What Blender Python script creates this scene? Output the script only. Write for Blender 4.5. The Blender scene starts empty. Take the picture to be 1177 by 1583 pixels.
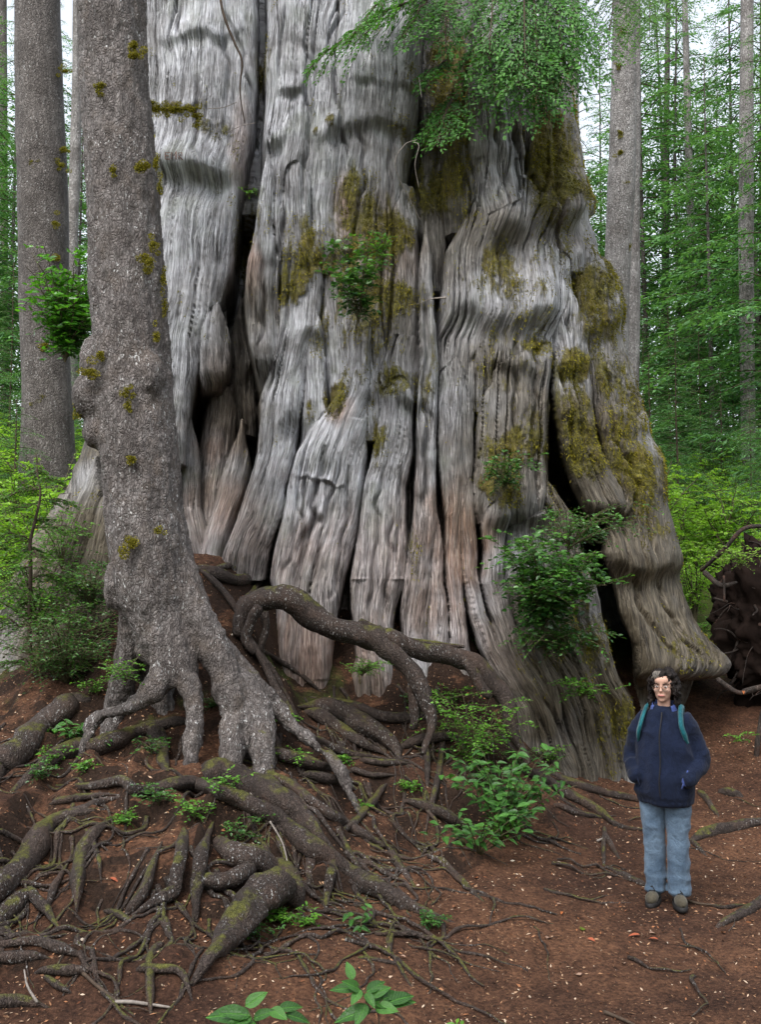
import bpy, math, random
import numpy as np
from mathutils import Vector

SC = bpy.context.scene
COL = SC.collection
rng = np.random.default_rng(7)
random.seed(7)

# ------------------------------------------------------------------ camera
F_PX, CX, CY = 1550.0, 588.5, 791.5          # focal length and centre of the 1177 x 1583 photograph
CAM_Z, PITCH = 2.2, math.radians(4.0)
cam_data = bpy.data.cameras.new('camera')
cam_data.sensor_fit = 'VERTICAL'
cam_data.sensor_height = 36.0
cam_data.lens = 36.0 * F_PX / 1583.0
cam_data.clip_start, cam_data.clip_end = 0.05, 2000.0
cam = bpy.data.objects.new('camera', cam_data)
cam.location = (0, 0, CAM_Z)
cam.rotation_euler = (math.radians(90) + PITCH, 0, 0)
COL.objects.link(cam)
SC.camera = cam

# ------------------------------------------------------------------ sky, sun, exposure
SUN_DIR = Vector((-0.30, -0.62, 0.95)).normalized()      # towards the sun
sun_el = math.asin(SUN_DIR.z)
sun_az = math.atan2(SUN_DIR.x, SUN_DIR.y)
world = bpy.data.worlds.new('World')
SC.world = world
world.use_nodes = True
wn = world.node_tree.nodes
wl = world.node_tree.links
for n in list(wn):
    wn.remove(n)
w_out = wn.new('ShaderNodeOutputWorld')
w_bg = wn.new('ShaderNodeBackground')
w_sky = wn.new('ShaderNodeTexSky')
w_sky.sky_type = 'NISHITA'
w_sky.sun_disc = False
w_sky.sun_elevation = sun_el
w_sky.sun_rotation = sun_az
w_sky.air_density = 1.0
w_sky.dust_density = 3.0
w_sky.ozone_density = 1.0
w_hs = wn.new('ShaderNodeHueSaturation')          # an even overcast: most of the blue is gone
w_hs.inputs['Saturation'].default_value = 0.32
wl.new(w_sky.outputs[0], w_hs.inputs['Color'])
wl.new(w_hs.outputs[0], w_bg.inputs['Color'])
wl.new(w_bg.outputs[0], w_out.inputs[0])
w_bg.inputs['Strength'].default_value = 0.15

sun_data = bpy.data.lights.new('sun', 'SUN')
sun_data.energy = 0.8
sun_data.angle = math.radians(28)
sun_data.color = (1.0, 0.97, 0.93)
sun = bpy.data.objects.new('sun', sun_data)
sun.rotation_euler = SUN_DIR.to_track_quat('Z', 'Y').to_euler()
sun.location = (-6, -12, 20)
COL.objects.link(sun)

SC.view_settings.view_transform = 'Standard'
SC.view_settings.look = 'None'
SC.view_settings.gamma = 1.0
SC.view_settings.exposure = 1.5
SC.view_settings.use_curve_mapping = False
SC.render.engine = 'CYCLES'
SC.cycles.use_denoising = True
SC.cycles.max_bounces = 6
SC.cycles.diffuse_bounces = 4
SC.cycles.transparent_max_bounces = 6
SC.cycles.caustics_reflective = False
SC.cycles.caustics_refractive = False

# ------------------------------------------------------------------ pixel helpers
CP, SP = math.cos(PITCH), math.sin(PITCH)

def ray(u, v):
    a = (np.asarray(u, float) - CX) / F_PX
    b = (CY - np.asarray(v, float)) / F_PX
    return np.stack([a, CP - b * SP, SP + b * CP], -1)

def at(u, v, Y):
    """The point at distance Y (north of the camera) that the photograph shows at pixel u, v."""
    d = ray(u, v)
    s = np.asarray(Y, float) / d[..., 1]
    return d * s[..., None] + np.array([0, 0, CAM_Z])

def project(P):
    P = np.asarray(P, float)
    dz = P[..., 2] - CAM_Z
    depth = P[..., 1] * CP + dz * SP
    up = -P[..., 1] * SP + dz * CP
    return CX + F_PX * P[..., 0] / depth, CY - F_PX * up / depth, depth

# ------------------------------------------------------------------ noise
_TAB = np.random.default_rng(99).uniform(-1, 1, 64 ** 3).astype(np.float32)

def noise(p):
    """Smooth value noise of (n,3) points, about -1..1."""
    p = np.asarray(p)
    fl = np.floor(p)
    f = (p - fl).astype(np.float32)
    i = fl.astype(np.int32)
    w = f * f * f * (f * (f * 6 - 15) + 10)
    x0, y0, z0 = (i[..., 0] & 63) << 12, (i[..., 1] & 63) << 6, i[..., 2] & 63
    x1, y1, z1 = ((i[..., 0] + 1) & 63) << 12, ((i[..., 1] + 1) & 63) << 6, (i[..., 2] + 1) & 63
    wx, wy, wz = w[..., 0], w[..., 1], w[..., 2]
    def lz(a):
        lo = _TAB[a + z0]
        return lo + (_TAB[a + z1] - lo) * wz
    a = lz(x0 + y0)
    a = a + (lz(x0 + y1) - a) * wy
    b = lz(x1 + y0)
    b = b + (lz(x1 + y1) - b) * wy
    return a + (b - a) * wx

def fbm(p, octaves=3, gain=0.5):
    p = np.asarray(p, float)
    r, amp, tot = 0, 1.0, 0.0
    for o in range(octaves):
        r = r + amp * noise(p * (2.03 ** o) + 17.3 * o)
        tot += amp
        amp *= gain
    return r / tot

def sstep(a, b, x):
    t = np.clip((x - a) / (b - a), 0, 1)
    return t * t * (3 - 2 * t)

# ------------------------------------------------------------------ objects
def make_mesh(name, V, F, uv=None, attrs=None, smooth=True):
    V = np.ascontiguousarray(V, dtype=np.float32)
    Fs = F if isinstance(F, (list, tuple)) else [F]
    Fs = [np.asarray(f, dtype=np.int32) for f in Fs if len(f)]
    loops = np.concatenate([f.ravel() for f in Fs])
    tot = np.concatenate([np.full(len(f), f.shape[1], np.int32) for f in Fs])
    start = np.concatenate([[0], np.cumsum(tot)[:-1]]).astype(np.int32)
    me = bpy.data.meshes.new(name)
    me.vertices.add(len(V))
    me.vertices.foreach_set('co', V.ravel())
    me.loops.add(len(loops))
    me.loops.foreach_set('vertex_index', loops)
    me.polygons.add(len(tot))
    me.polygons.foreach_set('loop_start', start)
    me.polygons.foreach_set('loop_total', tot)
    me.polygons.foreach_set('use_smooth', np.full(len(tot), bool(smooth)))
    if uv is not None:
        l = me.uv_layers.new(name='grain')
        l.data.foreach_set('uv', np.asarray(uv, np.float32)[loops].ravel())
    for k, a in (attrs or {}).items():
        a = np.asarray(a, np.float32)
        if a.ndim == 1:
            at_ = me.attributes.new(k, 'FLOAT', 'POINT')
            at_.data.foreach_set('value', a)
        else:
            at_ = me.attributes.new(k, 'FLOAT_VECTOR', 'POINT')
            at_.data.foreach_set('vector', np.ascontiguousarray(a).ravel())
    me.update()
    me.validate()
    return me

def add(name, me, mat=None, parent=None, loc=None, rot=None, scale=None):
    o = bpy.data.objects.new(name, me)
    COL.objects.link(o)
    if mat is not None and me is not None and len(me.materials) == 0:
        me.materials.append(mat)
    if parent is not None:
        o.parent = parent
    if loc is not None:
        o.location = loc
    if rot is not None:
        o.rotation_euler = rot
    if scale is not None:
        o.scale = scale if hasattr(scale, '__len__') else (scale,) * 3
    return o

def tag(o, label=None, cat=None, group=None, kind=None):
    if label:
        o['label'] = label
    if cat:
        o['category'] = cat
    if group:
        o['group'] = group
    if kind:
        o['kind'] = kind
    return o

def thing(name, loc, label, cat, group=None, rz=0.0, scale=None):
    o = add(name, None, loc=loc, rot=(0, 0, rz), scale=scale)
    o.empty_display_size = 0.2
    return tag(o, label, cat, group)

def copy_tree(o, parent=None):
    c = o.copy()
    COL.objects.link(c)
    c.parent = parent
    for ch in list(o.children):
        copy_tree(ch, c)
    return c

def merge(parts):
    """Join (V, F) pairs; F may be an array or a list of arrays."""
    Vs, Fs, n = [], {}, 0
    for V, F in parts:
        for f in (F if isinstance(F, (list, tuple)) else [F]):
            f = np.asarray(f)
            if len(f):
                Fs.setdefault(f.shape[1], []).append(f + n)
        Vs.append(V)
        n += len(V)
    return np.concatenate(Vs), [np.concatenate(v) for v in Fs.values()]

def catmull(P, step):
    """Resample a polyline of (n,k) rows smoothly."""
    P = np.asarray(P, float)
    if len(P) < 2:
        return P
    Q = np.vstack([2 * P[0] - P[1], P, 2 * P[-1] - P[-2]])
    out = []
    for i in range(1, len(Q) - 2):
        p0, p1, p2, p3 = Q[i - 1:i + 3]
        L = np.linalg.norm((p2 - p1)[:3])
        n = max(2, int(math.ceil(L / step)))
        t = np.linspace(0, 1, n, endpoint=False)[:, None]
        out.append(0.5 * ((2 * p1) + (-p0 + p2) * t + (2 * p0 - 5 * p1 + 4 * p2 - p3) * t ** 2 + (-p0 + 3 * p1 - 3 * p2 + p3) * t ** 3))
    out.append(P[-1:])
    return np.vstack(out)

def tube(P, R, sides=10, cap=True, lump=0.0, lump_scale=6.0, seed=0.0, flat=1.0):
    """A tube through the points P with radii R. Returns V, [F], uv."""
    P = np.asarray(P, float)
    R = np.asarray(R, float)
    n = len(P)
    T = np.gradient(P, axis=0)
    T /= np.linalg.norm(T, axis=1)[:, None] + 1e-9
    N = np.zeros_like(P)
    ref = np.array([0, 0, 1.0]) if abs(T[0, 2]) < 0.9 else np.array([1.0, 0, 0])
    x = ref - T[0] * ref.dot(T[0])
    N[0] = x / np.linalg.norm(x)
    for i in range(1, n):
        x = N[i - 1] - T[i] * N[i - 1].dot(T[i])
        N[i] = x / (np.linalg.norm(x) + 1e-9)
    B = np.cross(T, N)
    a = np.linspace(0, 2 * math.pi, sides, endpoint=False)
    off = np.cos(a)[None, :, None] * N[:, None, :] * flat + np.sin(a)[None, :, None] * B[:, None, :]
    V = P[:, None, :] + off * R[:, None, None]
    if lump:
        k = 1 + lump * fbm(V.reshape(-1, 3) * lump_scale + seed, 3).reshape(n, sides)
        V = P[:, None, :] + off * (R[:, None] * k)[..., None]
    V = V.reshape(-1, 3)
    i, j = np.meshgrid(np.arange(n - 1), np.arange(sides), indexing='ij')
    j2 = (j + 1) % sides
    Q = np.stack([i * sides + j, i * sides + j2, (i + 1) * sides + j2, (i + 1) * sides + j], -1).reshape(-1, 4)
    L = np.concatenate([[0], np.cumsum(np.linalg.norm(np.diff(P, axis=0), axis=1))])
    uv = np.stack([np.repeat((np.arange(sides) / sides)[None], n, 0) * 2 * math.pi * R.mean(), np.repeat(L[:, None], sides, 1)], -1).reshape(-1, 2)
    F = [Q]
    if cap:
        V = np.vstack([V, P[0] - T[0] * R[0] * 0.4, P[-1] + T[-1] * R[-1] * 0.6])
        uv = np.vstack([uv, [0, 0], [0, L[-1]]])
        c0, c1 = n * sides, n * sides + 1
        j = np.arange(sides)
        F.append(np.vstack([np.stack([np.full(sides, c0), (j + 1) % sides, j], -1),
                            np.stack([np.full(sides, c1), (n - 1) * sides + j, (n - 1) * sides + (j + 1) % sides], -1)]))
    return V, F, uv

def ellipsoid(c, r, nu=16, nv=10):
    a = np.linspace(0, 2 * math.pi, nu, endpoint=False)
    b = np.linspace(0, math.pi, nv + 1)[1:-1]
    V = np.stack([np.outer(np.sin(b), np.cos(a)), np.outer(np.sin(b), np.sin(a)), np.outer(np.cos(b), np.ones(nu))], -1).reshape(-1, 3)
    V = np.vstack([V, [0, 0, 1], [0, 0, -1]])
    m = nv - 1
    i, j = np.meshgrid(np.arange(m - 1), np.arange(nu), indexing='ij')
    j2 = (j + 1) % nu
    Q = np.stack([i * nu + j, (i + 1) * nu + j, (i + 1) * nu + j2, i * nu + j2], -1).reshape(-1, 4)
    j = np.arange(nu)
    t = np.vstack([np.stack([np.full(nu, m * nu), j, (j + 1) % nu], -1),
                   np.stack([np.full(nu, m * nu + 1), (m - 1) * nu + (j + 1) % nu, (m - 1) * nu + j], -1)])
    return V * np.asarray(r) + np.asarray(c), [Q, t]

def remesh(V, F, voxel, smooth=4, factor=0.5):
    """Weld overlapping closed shapes into one continuous surface."""
    me = make_mesh('weld', V, F)
    o = bpy.data.objects.new('weld', me)
    COL.objects.link(o)
    m = o.modifiers.new('r', 'REMESH')
    m.mode = 'VOXEL'
    m.voxel_size = voxel
    m.adaptivity = 0.0
    if smooth:
        s = o.modifiers.new('s', 'SMOOTH')
        s.iterations = smooth
        s.factor = factor
    dg = bpy.context.evaluated_depsgraph_get()
    dg.update()
    ev = o.evaluated_get(dg).data
    nv = len(ev.vertices)
    co = np.empty(nv * 3, np.float32)
    ev.vertices.foreach_get('co', co)
    nl = len(ev.loops)
    li = np.empty(nl, np.int32)
    ev.loops.foreach_get('vertex_index', li)
    tot = np.empty(len(ev.polygons), np.int32)
    ev.polygons.foreach_get('loop_total', tot)
    Q = li.reshape(-1, 4) if (tot == 4).all() else None
    bpy.data.objects.remove(o)
    bpy.data.meshes.remove(me)
    return co.reshape(-1, 3).astype(float), Q

def normals(V, Q):
    N = np.zeros_like(V)
    n = np.cross(V[Q[:, 2]] - V[Q[:, 0]], V[Q[:, 3]] - V[Q[:, 1]])
    for k in range(4):
        np.add.at(N, Q[:, k], n)
    return N / (np.linalg.norm(N, axis=1)[:, None] + 1e-12)

# ------------------------------------------------------------------ materials
class Mat:
    def __init__(self, name):
        self.m = bpy.data.materials.new(name)
        self.m.use_nodes = True
        self.t = self.m.node_tree
        self.n, self.l = self.t.nodes, self.t.links
        self.p = self.n['Principled BSDF']
        self.out = self.n['Material Output']
    def node(self, kind, **kw):
        x = self.n.new('ShaderNode' + kind)
        for k, v in kw.items():
            if k.startswith('i_'):
                x.inputs[k[2:].replace('_', ' ')].default_value = v
            else:
                setattr(x, k, v)
        return x
    def link(self, a, b):
        self.l.new(a, b)
    def coord(self, scale=(1, 1, 1), uv=False, obj=True):
        tc = self.node('TexCoord')
        mp = self.node('Mapping')
        mp.inputs['Scale'].default_value = scale
        if uv:
            u = self.node('UVMap')
            u.uv_map = 'grain'
            self.link(u.outputs[0], mp.inputs[0])
        else:
            self.link(tc.outputs['Object'], mp.inputs[0])
        return mp.outputs[0]
    def tex(self, scale, coord=None, detail=4.0, rough=0.6, dist=0.0):
        x = self.node('TexNoise')
        x.inputs['Scale'].default_value = scale
        x.inputs['Detail'].default_value = detail
        x.inputs['Roughness'].default_value = rough
        x.inputs['Distortion'].default_value = dist
        if coord is not None:
            self.link(coord, x.inputs['Vector'])
        return x.outputs['Fac']
    def ramp(self, fac, stops):
        x = self.node('ValToRGB')
        e = x.color_ramp.elements
        while len(e) < len(stops):
            e.new(0.5)
        for k, (pos, c) in enumerate(stops):
            e[k].position = pos
            e[k].color = (c, c, c, 1) if not hasattr(c, '__len__') else (*c, 1)
        self.link(fac, x.inputs[0])
        return x.outputs[0]
    def mix(self, fac, a, b, blend='MIX'):
        x = self.node('Mix', data_type='RGBA', blend_type=blend)
        for s, val in ((x.inputs[0], fac), (x.inputs[6], a), (x.inputs[7], b)):
            if hasattr(val, 'is_linked') or hasattr(val, 'links'):
                self.link(val, s)
            elif hasattr(val, '__len__'):
                s.default_value = (*val, 1)
            else:
                s.default_value = val
        return x.outputs[2]
    def math(self, op, a, b=None, clamp=False):
        x = self.node('Math', operation=op, use_clamp=clamp)
        for s, val in ((x.inputs[0], a), (x.inputs[1], b)):
            if val is None:
                continue
            if hasattr(val, 'links'):
                self.link(val, s)
            else:
                s.default_value = val
        return x.outputs[0]
    def attr(self, name):
        x = self.node('Attribute')
        x.attribute_name = name
        return x
    def bump(self, h, strength=0.5, dist=0.02, normal=None):
        x = self.node('Bump')
        x.inputs['Strength'].default_value = strength
        x.inputs['Distance'].default_value = dist
        self.link(h, x.inputs['Height'])
        if normal is not None:
            self.link(normal, x.inputs['Normal'])
        return x.outputs[0]
    def finish(self, color, rough=0.85, bump=None, spec=0.3):
        if hasattr(color, 'links'):
            self.link(color, self.p.inputs['Base Color'])
        else:
            self.p.inputs['Base Color'].default_value = (*color, 1)
        if hasattr(rough, 'links'):
            self.link(rough, self.p.inputs['Roughness'])
        else:
            self.p.inputs['Roughness'].default_value = rough
        self.p.inputs['Specular IOR Level'].default_value = spec
        if bump is not None:
            self.link(bump, self.p.inputs['Normal'])
        return self.m

def mat_cedar():
    m = Mat('weathered cedar wood')
    g = m.coord((1, 1, 1), uv=True)
    g1 = m.coord((62, 5.0, 1), uv=True)
    g2 = m.coord((17, 1.1, 1), uv=True)
    g3 = m.coord((140, 9, 1), uv=True)
    fine = m.tex(1.0, g3, 3, 0.6, 0.3)
    streak = m.tex(1.0, g1, 4, 0.65, 0.6)
    broad = m.tex(1.0, g2, 4, 0.6, 0.8)
    o = m.coord()
    patch = m.tex(1.3, o, 5, 0.62)
    patch2 = m.tex(5.5, o, 4, 0.65)
    base = m.ramp(streak, [(0.28, (0.05, 0.046, 0.045)), (0.40, (0.21, 0.207, 0.212)), (0.53, (0.46, 0.467, 0.49)), (0.68, (0.82, 0.83, 0.86))])
    dull = m.ramp(broad, [(0.31, (0.07, 0.064, 0.062)), (0.50, (0.31, 0.31, 0.32)), (0.68, (0.62, 0.625, 0.65))])
    c = m.mix(0.45, base, dull)
    tone = m.ramp(patch, [(0.36, (0.50, 0.485, 0.47)), (0.50, (0.88, 0.88, 0.895)), (0.66, (1.22, 1.23, 1.27))])
    c = m.mix(1.0, c, tone, 'MULTIPLY')
    tone2 = m.ramp(patch2, [(0.33, (0.76, 0.75, 0.73)), (0.55, (1.05, 1.05, 1.05))])
    c = m.mix(1.0, c, tone2, 'MULTIPLY')
    alg = m.ramp(m.tex(2.6, o, 4, 0.6), [(0.50, 0.0), (0.68, 0.55)])      # thin algae film
    c = m.mix(alg, c, (0.15, 0.165, 0.125))
    mk = m.attr('masks')
    sx = m.node('SeparateXYZ')
    m.link(mk.outputs['Vector'], sx.inputs[0])
    rotc = m.ramp(streak, [(0.3, (0.06, 0.03, 0.018)), (0.5, (0.25, 0.135, 0.085)), (0.72, (0.54, 0.40, 0.31))])
    rot = m.math('MULTIPLY', sx.outputs[1], m.ramp(broad, [(0.3, 0.4), (0.6, 1.0)]), True)
    c = m.mix(rot, c, rotc)
    brownc = m.ramp(streak, [(0.30, (0.022, 0.017, 0.011)), (0.50, (0.084, 0.068, 0.046)), (0.72, (0.19, 0.162, 0.118))])
    c = m.mix(sx.outputs[2], c, brownc)
    mossn = m.tex(26, o, 5, 0.7)
    mossc = m.ramp(mossn, [(0.3, (0.040, 0.037, 0.007)), (0.5, (0.12, 0.108, 0.016)), (0.7, (0.25, 0.225, 0.034))])
    mossb = m.ramp(m.tex(3.1, o, 3), [(0.42, 0.0), (0.66, 0.6)])
    mossc = m.mix(m.math('MULTIPLY', mossb, 0.6), mossc, (0.15, 0.09, 0.02))
    drip = m.coord((9, 9, 2.6))
    mo = m.math('ADD', sx.outputs[0], m.math('MULTIPLY', m.math('SUBTRACT', m.tex(1.0, drip, 6, 0.72), 0.5), 2.6))
    mo = m.ramp(mo, [(0.50, 0.0), (0.80, 0.95)])
    c = m.mix(mo, c, mossc)
    cr = m.tex(1.0, m.coord((21, 0.9, 1), uv=True), 3, 0.55, 0.5)
    cr2 = m.tex(1.0, m.coord((47, 2.6, 1), uv=True), 3, 0.6, 0.5)
    crack = m.math('MAXIMUM', m.ramp(m.math('ABSOLUTE', m.math('SUBTRACT', cr, 0.5)), [(0.006, 1.0), (0.022, 0.0)]), m.ramp(m.math('ABSOLUTE', m.math('SUBTRACT', cr2, 0.47)), [(0.004, 0.7), (0.020, 0.0)]))
    crack = m.math('MULTIPLY', crack, m.ramp(m.tex(1.7, o, 3, 0.5), [(0.40, 0.12), (0.62, 1.0)]))
    c = m.mix(m.math('MULTIPLY', crack, 0.62), c, (0.035, 0.03, 0.027))
    h = m.math('ADD', m.math('MULTIPLY', streak, 1.0), m.math('MULTIPLY', fine, 0.35))
    h = m.math('SUBTRACT', h, m.math('MULTIPLY', crack, 0.9))
    b1 = m.bump(h, 0.9, 0.026)
    hm = m.math('MULTIPLY', m.tex(45, o, 4, 0.75), mo)
    b2 = m.bump(hm, 1.0, 0.03, b1)
    return m.finish(c, 0.62, b2, 0.35)

def mat_bark(name, dark, mid, light, fleck=0.6, scale=1.0, moss=0.0, red=None):
    m = Mat(name)
    o = m.coord((1, 1, 0.45))
    o1 = m.coord()
    vo = m.node('TexVoronoi', feature='DISTANCE_TO_EDGE')
    vo.inputs['Scale'].default_value = 48 * scale
    vo.inputs['Randomness'].default_value = 1.0
    wob = m.node('VectorMath', operation='ADD')
    nz = m.node('TexNoise')
    nz.inputs['Scale'].default_value = 14 * scale
    m.link(o, nz.inputs['Vector'])
    sc = m.node('VectorMath', operation='SCALE')
    sc.inputs['Scale'].default_value = 0.10 / scale
    m.link(nz.outputs['Color'], sc.inputs[0])
    m.link(o, wob.inputs[0])
    m.link(sc.outputs[0], wob.inputs[1])
    m.link(wob.outputs[0], vo.inputs['Vector'])
    plate = m.ramp(vo.outputs['Distance'], [(0.0, 0.25), (0.10, 0.7), (0.3, 1.0)])
    n1 = m.tex(30 * scale, o, 5, 0.7)
    n2 = m.tex(2.2, o1, 4, 0.6)
    fis = m.tex(1.0, m.coord((30 * scale, 30 * scale, 3.2 * scale)), 4, 0.65, 0.4)
    n1 = m.math('ADD', m.math('MULTIPLY', n1, 0.62), m.math('MULTIPLY', fis, 0.38))
    c = m.ramp(n1, [(0.3, dark), (0.5, mid), (0.74, light)])
    c = m.mix(m.math('MULTIPLY', m.math('SUBTRACT', 1.0, plate), 0.6), c, tuple(x * 0.5 for x in dark))
    c = m.mix(1.0, c, m.ramp(n2, [(0.35, (0.62, 0.58, 0.55)), (0.62, (1.15, 1.12, 1.1))]), 'MULTIPLY')
    if red:
        c = m.mix(m.ramp(m.tex(4.5, o1, 4), [(0.5, 0.0), (0.66, 0.7)]), c, red)
    if fleck:
        fl = m.math('MULTIPLY', m.ramp(m.tex(1.0, m.coord((58 * scale, 58 * scale, 26 * scale)), 3, 0.6), [(0.60, 0.0), (0.67, 1.0)]),
                    m.ramp(m.tex(3.2, o1, 4), [(0.46, 0.0), (0.6, fleck)]))
        c = m.mix(fl, c, (0.50, 0.50, 0.49))
    if moss:
        ge = m.node('NewGeometry')
        sx = m.node('SeparateXYZ')
        m.link(ge.outputs['Normal'], sx.inputs[0])
        up = m.math('ADD', m.math('MULTIPLY', sx.outputs[2], 0.28), m.tex(5.0, o1, 5, 0.65))
        mm = m.ramp(up, [(0.80 - 0.18 * moss, 0.0), (0.92 - 0.18 * moss, 0.85)])
        mc = m.ramp(m.tex(40, o1, 4, 0.7), [(0.3, (0.03, 0.032, 0.006)), (0.7, (0.125, 0.125, 0.02))])
        c = m.mix(mm, c, mc)
    h = m.math('ADD', plate, m.math('MULTIPLY', n1, 1.0))
    return m.finish(c, 0.72, m.bump(h, 0.85, 0.014 / scale), 0.3)

def mat_ground():
    m = Mat('needle litter soil')
    o = m.coord()
    n1 = m.tex(0.9, o, 5, 0.65)
    n2 = m.tex(38, o, 5, 0.75)
    n3 = m.tex(6, o, 5, 0.7)
    c = m.ramp(n2, [(0.28, (0.016, 0.009, 0.0065)), (0.46, (0.066, 0.035, 0.023)), (0.64, (0.128, 0.069, 0.044)), (0.8, (0.25, 0.155, 0.105))])
    c = m.mix(1.0, c, m.ramp(n1, [(0.38, (0.62, 0.58, 0.57)), (0.62, (1.42, 1.32, 1.15))]), 'MULTIPLY')
    c = m.mix(1.0, c, m.ramp(n3, [(0.32, (0.62, 0.6, 0.6)), (0.6, (1.12, 1.1, 1.08))]), 'MULTIPLY')
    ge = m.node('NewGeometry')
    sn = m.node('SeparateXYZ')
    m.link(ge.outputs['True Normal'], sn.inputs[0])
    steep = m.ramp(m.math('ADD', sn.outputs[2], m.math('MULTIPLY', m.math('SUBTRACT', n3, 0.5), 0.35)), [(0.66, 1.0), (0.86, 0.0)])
    c = m.mix(steep, c, m.ramp(n2, [(0.3, (0.010, 0.006, 0.004)), (0.7, (0.042, 0.024, 0.016))]))  # dark humus on steep faces, also painting in the shade of the root cavities
    mk = m.attr('green')
    g = m.ramp(m.math('ADD', mk.outputs['Fac'], m.math('SUBTRACT', n3, 0.5)), [(0.4, 0.0), (0.7, 1.0)])
    c = m.mix(g, c, m.ramp(n2, [(0.3, (0.018, 0.028, 0.007)), (0.7, (0.085, 0.11, 0.022))]))
    h = m.math('ADD', n2, m.math('MULTIPLY', n3, 1.2))
    return m.finish(c, 0.9, m.bump(h, 0.9, 0.03), 0.15)

def mat_leaf(name, dark, light, trans=0.45, rough=0.5, spec=0.35):
    m = Mat(name)
    a = m.attr('tint')
    c = m.ramp(a.outputs['Fac'], [(0.0, dark), (0.6, tuple((x + y) / 2 for x, y in zip(dark, light))), (1.0, light)])
    m.link(c, m.p.inputs['Base Color'])
    m.p.inputs['Roughness'].default_value = rough
    m.p.inputs['Specular IOR Level'].default_value = spec
    tr = m.node('BsdfTranslucent')
    tc = m.mix(1.0, c, (1.25, 1.3, 0.55), 'MULTIPLY')
    m.link(tc, tr.inputs['Color'])
    mx = m.node('MixShader')
    mx.inputs[0].default_value = trans
    m.link(m.p.outputs[0], mx.inputs[1])
    m.link(tr.outputs[0], mx.inputs[2])
    m.link(mx.outputs[0], m.out.inputs['Surface'])
    return m.m

def mat_plain(name, col, rough=0.8, var=0.25, scale=20, spec=0.3, bump=0.0, detail=4):
    m = Mat(name)
    n = m.tex(scale, m.coord(), detail, 0.65)
    c = m.ramp(n, [(0.3, tuple(x * (1 - var) for x in col)), (0.7, tuple(min(1, x * (1 + var)) for x in col))])
    return m.finish(c, rough, m.bump(n, bump, 0.01) if bump else None, spec)

M = dict(
    cedar=mat_cedar(),
    spruce=mat_bark('grey scaly spruce bark', (0.045, 0.038, 0.036), (0.125, 0.112, 0.108), (0.32, 0.305, 0.30), 1.0, 1.0, 0.12, (0.095, 0.075, 0.062)),
    root=mat_bark('brown root bark', (0.019, 0.013, 0.011), (0.048, 0.035, 0.029), (0.125, 0.10, 0.086), 0.6, 1.3, 0.42, (0.055, 0.032, 0.022)),
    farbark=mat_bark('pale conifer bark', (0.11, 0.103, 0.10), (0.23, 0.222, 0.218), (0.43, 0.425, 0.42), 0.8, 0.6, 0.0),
    darkbark=mat_bark('dark conifer bark', (0.045, 0.039, 0.036), (0.105, 0.094, 0.088), (0.22, 0.205, 0.195), 0.5, 0.7, 0.35),
    ground=mat_ground(),
    moss=mat_leaf('yellow green moss', (0.06, 0.055, 0.007), (0.34, 0.30, 0.04), 0.3, 0.9, 0.05),
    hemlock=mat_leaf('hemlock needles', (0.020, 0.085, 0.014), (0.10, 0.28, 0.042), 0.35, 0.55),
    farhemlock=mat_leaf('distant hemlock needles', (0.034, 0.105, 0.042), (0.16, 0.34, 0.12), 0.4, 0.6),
    sapling=mat_leaf('young hemlock needles', (0.03, 0.09, 0.016), (0.12, 0.27, 0.045), 0.45, 0.55),
    brush=mat_leaf('huckleberry leaves', (0.08, 0.20, 0.022), (0.32, 0.54, 0.075), 0.5, 0.4),
    salal=mat_leaf('glossy evergreen leaves', (0.012, 0.05, 0.012), (0.06, 0.19, 0.03), 0.3, 0.27, 0.6),
    stem=mat_plain('brown twig', (0.055, 0.038, 0.026), 0.85, 0.4, 30),
    greenstem=mat_plain('green brown stem', (0.07, 0.06, 0.03), 0.7, 0.4, 30),
)
# ------------------------------------------------------------------ the ground
def _gp(u, v, Y):
    return at(u, v, Y)

GP = [  # pixel, distance: ground read from the photograph
    (770, 1330, 7.4), (700, 1440, 6.2), (650, 1250, 8.1), (560, 1300, 7.3), (600, 1145, 8.9), (690, 1085, 9.2),
    (480, 1130, 8.6), (450, 1050, 9.25), (340, 872, 9.4), (700, 1010, 9.5), (570, 1097, 9.2), (300, 1150, 7.9),
    (200, 1180, 7.6), (100, 1120, 8.2), (20, 1200, 7.3), (200, 1290, 6.7), (350, 1250, 6.9), (300, 1335, 6.3),
    (450, 1335, 6.65), (150, 1400, 5.9), (300, 1480, 5.4), (20, 1450, 5.5), (50, 1560, 5.0), (500, 1480, 5.6),
    (960, 1190, 10.0), (860, 1178, 9.6), (1120, 1260, 9.0), (1025, 1402, 6.8), (100, 1000, 10.0), (30, 950, 12.0),
    (1140, 1195, 10.0), (390, 1010, 8.9), (250, 1080, 8.3), (900, 1300, 8.2), (640, 1350, 6.9),
]
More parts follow.
